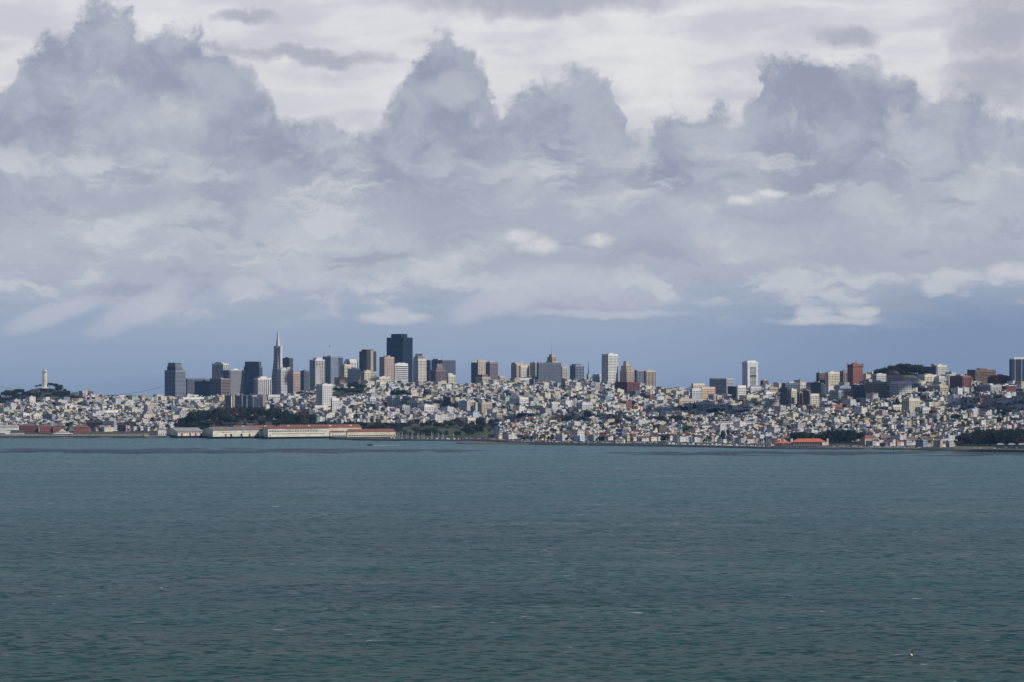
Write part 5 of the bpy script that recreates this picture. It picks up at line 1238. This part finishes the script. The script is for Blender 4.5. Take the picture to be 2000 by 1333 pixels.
# ---------------------------------------------------------------- houses
AL = math.radians(42); ca, sa = math.cos(AL), math.sin(AL)
def clear(X, y):
    d0 = shore_d(X); s = y - d0
    if X < 335: return s < 345
    if X < 640: return y < 5600
    if X < 790: return y < 5420
    if X < 972: return y < 5450
    if X < 1295: return s < 128
    if X < 1512: return s < 150
    if X < 1700: return s < (300 if X > 1540 else 120)
    if X < 1862: return s < 85
    return s < 430
def inpark(X, y):
    if 1700 < X < 1804 and 5740 < y < 5960: return True
    if 645 < X < 710 and 6150 < y < 6420: return True
    if -60 < X < 160 and y > 6600: return True
    return False
WALLC = [('white', 18), ('ivory', 12), ('cream', 7), ('pale grey', 18), ('beige', 8), ('grey', 15), ('pink', 2), ('peach', 2), ('pale blue', 1.6), ('pale green', 1), ('yellow', .8), ('blue grey', 5), ('tan', 4), ('brown', 4), ('brick', 1.2), ('olive', 3), ('slate', 6), ('teal', .6)]
def wpick(l):
    t = R.uniform(0, sum(w_ for _, w_ in l))
    for a, w_ in l:
        t -= w_
        if t <= 0: return a
    return l[0][0]
HT = [(7.6, 18, 9, 'flat'), (7.8, 16, 11, 'flat'), (10, 13, 7.5, 'hip'), (7.6, 16, 8.5, 'gable'), (13, 18, 12, 'flat'), (19, 20, 17, 'flat')]
HOUSES = []
def gen_houses():
    for bi in range(-12, 55):
        for bj in range(-12, 70):
            p0, q0 = bi * 143 + 2600, bj * 98 + 400
            for row in range(2):
                p = p0
                while p < p0 + 124:
                    cx, cy = p * ca - q0 * sa, p * sa + q0 * ca
                    if not (4100 < cy < 7300): break
                    X = 1000 + F * cx / cy
                    if X < -60 or X > 2060: p += 9; continue
                    d0 = shore_d(X); dr = interp(X, RIDGED); s = (cy - d0) / (dr - d0)
                    if cy > dr + 230 or cy < d0 + 20: p += 9; continue
                    front = s < .2
                    if front: t = R.choices(range(6), (4, 4, 5, 2, 1.5, .2))[0]
                    elif s < .6: t = R.choices(range(6), (8, 6, 1.2, 3, 1.2, .35))[0]
                    else: t = R.choices(range(6), (6, 7, .6, 2.5, 2.6, 1.1))[0]
                    w0, dp, h, sh = HT[t]
                    q = q0 + (0 if row == 0 else 80 - dp)
                    x, y = p * ca - q * sa, p * sa + q * ca
                    xm, ym = x + ca * w0 / 2 - sa * dp / 2, y + sa * w0 / 2 + ca * dp / 2
                    X = 1000 + F * xm / ym
                    ok = not clear(X, ym) and not inpark(X, ym) and R.random() > .11
                    if ok:
                        for ox, oy, orr in OCC_NEAR(xm, ym):
                            if (ox - xm) ** 2 + (oy - ym) ** 2 < (orr + w0 * .5) ** 2: ok = False; break
                    if ok:
                        hh = h * R.uniform(.82, 1.22)
                        roof = 'terracotta' if (t in (2, 3) and front and R.random() < .8) or R.random() < (.16 if front else .05) else wpick([('grey', 5), ('light', 3), ('white', 1.5), ('tar', 7), ('brown', 2)])
                        if t in (2, 3) and roof in ('white', 'light'): roof = 'brown'
                        HOUSES.append((x, y, ground(xm, ym) - .8, w0, dp, hh, t, wpick(WALLC), roof, X, ym))
                    p += w0 + (.6 if R.random() < .9 else 4)
_cells = {}
for o_ in OCC:
    for i in range(-1, 2):
        for j in range(-1, 2): _cells.setdefault((int(o_[0] // 80) + i, int(o_[1] // 80) + j), []).append(o_)
def OCC_NEAR(x, y): return _cells.get((int(x // 80), int(y // 80)), ())
gen_houses()
HOUSES.sort(key=lambda h: h[1])
print('houses', len(HOUSES))
ROOFW = {'terracotta': 'terracotta', 'grey': 'grey', 'white': 'white', 'tar': 'dark', 'brown': 'brown', 'light': 'pale'}
_HM = {}
def house_meshes(t, wc, rc):
    key = (t, wc, rc)
    if key in _HM: return _HM[key]
    w0, dp, h, sh = HT[t]
    wm, rm = wallm(wc), roofm(rc)
    wall = MB().box(0, w0, 0, dp, 0, h)
    rf = MB()
    if sh == 'flat':
        rf.box(.35, w0 - .35, .35, dp - .35, h, h + .12)
        for bb in ((0, w0, 0, .35), (0, w0, dp - .35, dp), (0, .35, .35, dp - .35), (w0 - .35, w0, .35, dp - .35)): rf.box(*bb, h, h + .55)
        top = MB().box(w0 * .5, w0 * .72, dp * .4, dp * .65, h + .12, h + 2.4).mesh('roof_hut', wm) if t >= 4 else MB().box(w0 * .25, w0 * .45, dp * .5, dp * .62, h + .12, h + 1.1).mesh('skylight', wm)
    elif sh == 'hip': rf.hip(0, w0, 0, dp, h, 2.8); top = MB().box(w0 * .7, w0 * .82, dp * .5, dp * .6, h, h + 3.4).mesh('chimney', wallm('brown'))
    else:
        rf.gable(0, w0, 0, dp, h, 3.2, axis='y'); top = MB().box(w0 * .72, w0 * .86, dp * .55, dp * .62, h, h + 3.6).mesh('chimney', wallm('brown'))
    wins = []
    nfl = max(2, int(h / 3.2)); fh = h / nfl; nw = max(2, int(w0 / 3.6)); st = w0 / nw
    w1 = MB(); w1.quad((-.75, 0, 0), (.75, 0, 0), (.75, 0, 1.55), (-.75, 0, 1.55)); wa = w1.mesh('window', GLASS)
    w2 = MB(); w2.quad((0, .7, 0), (0, -.7, 0), (0, -.7, 1.5), (0, .7, 1.5)); wb = w2.mesh('window', GLASS)
    if t == 5: nw = 4; st = w0 / 4
    for f_ in range(1, nfl):
        for i in range(nw): wins.append((wa, (st * (i + .5), -.12, fh * f_ + .9)))
        for i in range(2): wins.append((wb, (-.12, dp * (.28 + .42 * i), fh * f_ + .9)))
    door = MB().box(w0 * .2, w0 * .2 + 2.4, -.1, .02, 0, 2.3).mesh('garage_door', wallm('tan'))
    _HM[key] = (wall.mesh('wall', wm), rf.mesh('roof', rm), wins, door, top)
    return _HM[key]
IND = HOUSES[:290]; REST = HOUSES[290:]
big = [h for h in REST if h[6] == 5]; nb = len(big)
step = max(1, nb // 110); BIG = big[:40] + big[40::max(1, (nb - 40) // 75)]; bs = set(id(h) for h in BIG); REST = [h for h in REST if id(h) not in bs]
for hs in IND + BIG:
    x, y, z, w0, dp, hh, t, wc, rc, X, ym = hs
    wall, rf, wins, door, top = house_meshes(t, wc, rc)
    ap = t >= 4
    o = thing('apartment_building' if ap else 'house', None, 'apartment building' if ap else 'house', (x, y, z), AL)
    o.scale = (1, 1, hh / HT[t][2])
    link('wall', wall, o); ro = link('roof', rf, o); link(top.name.split('.')[0], top, ro)
    for me, loc in wins: link('window', me, o, loc)
    if not ap: link('garage_door', door, o)
    nm = wc + (' apartment house with ' if ap else ' house with ') + ROOFW[rc] + {'flat': ' flat', 'hip': ' hipped', 'gable': ' gabled'}[HT[t][3]] + ' roof'
    POOL.append((o, nm, place(X)))
# the remaining thousands, past counting, as one mass
def mass():
    cols = sorted({h[7] for h in REST}); rcs = sorted({h[8] for h in REST})
    mats = [wallm(c) for c in cols] + [roofm(c) for c in rcs] + [GLASS]
    ci = {c: i for i, c in enumerate(cols)}; ri = {c: len(cols) + i for i, c in enumerate(rcs)}; gi = len(mats) - 1
    V = []; Fc = []; M = []
    for (x, y, z, w0, dp, hh, t, wc, rc, X, ym) in REST:
        def q(u, v, k): return (x + u * ca - v * sa, y + u * sa + v * ca, z + k)
        sh = HT[t][3]; n = len(V); e = .0
        V += [q(0,0,0), q(w0,0,0), q(w0,dp,0), q(0,dp,0), q(0,0,hh), q(w0,0,hh), q(w0,dp,hh), q(0,dp,hh)]
        for f in ((0,1,5,4),(1,2,6,5),(2,3,7,6),(3,0,4,7)): Fc.append(tuple(n + i for i in f)); M.append(ci[wc])
        if sh == 'gable':
            V += [q(w0/2,0,hh+3), q(w0/2,dp,hh+3)]
            Fc += [(n+4,n+5,n+8),(n+6,n+7,n+9)]; M += [ci[wc]] * 2
            Fc += [(n+5,n+6,n+9,n+8),(n+7,n+4,n+8,n+9)]; M += [ri[rc]] * 2
        elif sh == 'hip':
            V += [q(w0/2,dp*.4,hh+2.8), q(w0/2,dp*.6,hh+2.8)]
            Fc += [(n+4,n+5,n+8),(n+6,n+7,n+9),(n+5,n+6,n+9,n+8),(n+7,n+4,n+8,n+9)]; M += [ri[rc]] * 4
        else:
            Fc.append((n+4,n+5,n+6,n+7)); M.append(ri[rc])
            if R.random() < .5:   # roof hut
                m_ = len(V); a, b = w0 * R.uniform(.1, .5), dp * R.uniform(.1, .6); s1, s2, h2 = R.uniform(2, 4), R.uniform(2, 5), R.uniform(1.2, 2.8)
                V += [q(a,b,hh), q(a+s1,b,hh), q(a+s1,b+s2,hh), q(a,b+s2,hh), q(a,b,hh+h2), q(a+s1,b,hh+h2), q(a+s1,b+s2,hh+h2), q(a,b+s2,hh+h2)]
                for f in ((0,1,5,4),(1,2,6,5),(2,3,7,6),(3,0,4,7),(4,5,6,7)): Fc.append(tuple(m_ + i for i in f)); M.append(ci[wc])
        nfl = max(2, int(hh / 3.3)); fh = hh / nfl; nw = max(2, int(w0 / 4))
        for k in range(1, nfl):
            z1, z2 = fh * k + .9, fh * k + 2.3
            for i in range(nw):
                c = w0 * (i + .5) / nw; m_ = len(V); V += [q(c-.8,-.12,z1), q(c+.8,-.12,z1), q(c+.8,-.12,z2), q(c-.8,-.12,z2)]; Fc.append((m_, m_+1, m_+2, m_+3)); M.append(gi)
            for i in range(2):
                c = dp * (.3 + .4 * i); m_ = len(V); V += [q(-.12,c+.8,z1), q(-.12,c-.8,z1), q(-.12,c-.8,z2), q(-.12,c+.8,z2)]; Fc.append((m_, m_+1, m_+2, m_+3)); M.append(gi)
    me = bpy.data.meshes.new('hillside_houses'); me.from_pydata(V, [], Fc)
    for m in mats: me.materials.append(m)
    me.polygons.foreach_set('material_index', M); me.update()
    tag(link('hillside_houses', me), 'thousands of pale houses packed over the far hillsides', None, None, 'stuff')
mass()
# garden and street trees, past counting
def street_trees():
    V = []; Fc = []; r = random.Random(3); M = []
    n = 0
    while n < 7000:
        h = r.choice(HOUSES); x, y = h[0] + r.uniform(-30, 30), h[1] + r.uniform(-30, 30)
        X = 1000 + F * x / y
        if clear(X, y): continue
        if mnoise.noise(Vector((x / 190, y / 150, 5))) + .6 * mnoise.noise(Vector((x / 60, y / 60, 9))) < .03 and r.random() < .82: continue
        n += 1; z = ground(x, y); hh = r.uniform(4, 12); rr = hh * r.uniform(.35, .6); k = r.choice((0, 1, 2))
        for i in range(34):
            v = Vector((r.gauss(0, 1), r.gauss(0, 1), r.gauss(0, 1))).normalized() * r.uniform(.75, 1.1)
            c = Vector((x + v.x * rr, y + v.y * rr, z + hh * .62 + v.z * hh * .4)); s = r.uniform(.7, 1.5)
            nn = v.normalized(); a = nn.orthogonal().normalized(); b = nn.cross(a); m_ = len(V)
            V += [tuple(c - a * s - b * s), tuple(c + a * s - b * s * .7), tuple(c + a * s * .8 + b * s), tuple(c - a * s * .9 + b * s)]; Fc.append((m_, m_+1, m_+2, m_+3)); M.append(k)
    me = bpy.data.meshes.new('street_trees'); me.from_pydata(V, [], Fc)
    for m in (FD[0], FG[0], FD[1]): me.materials.append(m)
    me.polygons.foreach_set('material_index', M); me.update()
    tag(link('street_trees', me), 'small garden and street trees between the far houses', None, None, 'stuff')
street_trees()
# ---------------------------------------------------------------- air
def haze():
    m = bpy.data.materials.new('thin_sea_haze'); m.use_nodes = True; t = m.node_tree; t.nodes.clear()
    v = t.nodes.new('ShaderNodeVolumePrincipled'); v.inputs['Color'].default_value = (.30, .55, 1, 1); v.inputs['Density'].default_value = HAZE_D
    v.inputs['Anisotropy'].default_value = .1
    o = t.nodes.new('ShaderNodeOutputMaterial'); t.links.new(v.outputs[0], o.inputs['Volume'])
    b = MB().box(-9500, 9500, -500, 9950, -12, 330).build('haze', m); tag(b, 'thin bluish haze over the bay and city', None, None, 'stuff')
HAZE_D = 2.0e-5
haze()
# ---------------------------------------------------------------- low clouds drifting beyond the top of the frame; their shade falls on the bay and the right hill
def cloud(name, label, cx, cy, rx, ry, H=1150, seed=1, n=46):
    # cx, cy: where the shade lands
    off = H / math.tan(SEL); x = cx + sdir.x / math.hypot(sdir.x, sdir.y) * off; y = cy + sdir.y / math.hypot(sdir.x, sdir.y) * off
    r = random.Random(seed); mb = MB()
    for i in range(n):
        a = r.uniform(0, 6.28); q = math.sqrt(r.random()); px_, py_ = q * math.cos(a) * rx, q * math.sin(a) * ry; s = r.uniform(.16, .3) * min(rx, ry) * 1.6 * (1.2 - q * .7); b0 = len(mb.v); nu, nv = 12, 7
        for v_ in range(nv + 1):
            th = math.pi * v_ / nv
            for u_ in range(nu):
                ph = 2 * math.pi * u_ / nu; d_ = Vector((math.sin(th) * math.cos(ph), math.sin(th) * math.sin(ph), math.cos(th))); k = s * (1 + .25 * mnoise.noise(d_ * 2 + Vector((i, 0, 0))))
                mb.v.append((px_ + d_.x * k, py_ + d_.y * k, d_.z * k * (.55 if d_.z > 0 else .2)))
        for v_ in range(nv):
            for u_ in range(nu): a_ = b0 + v_ * nu + u_; b_ = b0 + v_ * nu + (u_ + 1) % nu; mb.f.append((a_, b_, b_ + nu, a_ + nu)); mb.m.append(0)
    m = mat('cloud_vapour', (.8, .8, .8), 1, .02, .01)
    o = mb.build(name, m, smooth=True); o.location = (x, y, H); tag(o, label, 'cloud')
def pd(X, Y): d = F * 160 / (Y - 708); return TANX(X) * d, d
for (X, Y, rx, ry, lb) in ((330, 881, 560, 125, 'long low cloud shading the water before the piers'), (1690, 886, 480, 110, 'low cloud shading the water off the beach'),):
    x, y = pd(X, Y); cloud('cloud', lb, x, y, rx, ry, seed=int(X), n=80)
cloud('cloud', 'broad low cloud dimming part of the right hill', TANX(1615) * 5700, 5700, 120, 190, seed=9, n=30)
for X, d_, rx, ry, lb in ((1335, 5750, 150, 170, 'small added cloud out of view shading the slope left of the lone white slab'), (800, 5900, 120, 150, 'small added cloud out of view shading the slope below the dark skyscraper'), (1075, 5480, 170, 100, 'small added cloud out of view shading the middle slope'), (560, 6900, 200, 120, 'low cloud shading part of downtown')):  # unseen clouds over the slopes are added to break up even sunlight
    cloud('cloud', lb, TANX(X) * d_, d_, rx, ry, seed=X, n=24)
cloud('cloud', 'low cloud dimming the far right slope', TANX(1930) * 5300, 5300, 170, 180, seed=12, n=40)
# ---------------------------------------------------------------- labels of the many: told apart by counting from the left
def write_labels():
    groups = {}
    for o, desc, where in POOL:
        p = o.location; groups.setdefault((desc, where), []).append((proj(p.x, p.y, p.z)[0], o))
    for (desc, where), l in groups.items():
        l.sort(key=lambda t: t[0])
        kind = l[0][1]['category']
        plural = {'tree': 'trees', 'pine tree': 'pines', 'cypress tree': 'cypresses', 'house': 'houses', 'apartment building': 'apartment houses', 'sailboat': 'sailboats', 'motor yacht': 'motor yachts', 'car': 'cars'}[kind]
        for i, (X, o) in enumerate(l):
            if len(l) == 1: s = desc + ' ' + where
            else: s = desc + ', ' + ordinal(i) + ' from left, ' + where
            w_ = s.split()
            if len(w_) > 16: s = ' '.join(w_[:16])
            o['label'] = s; o['group'] = plural + ' ' + where
write_labels()
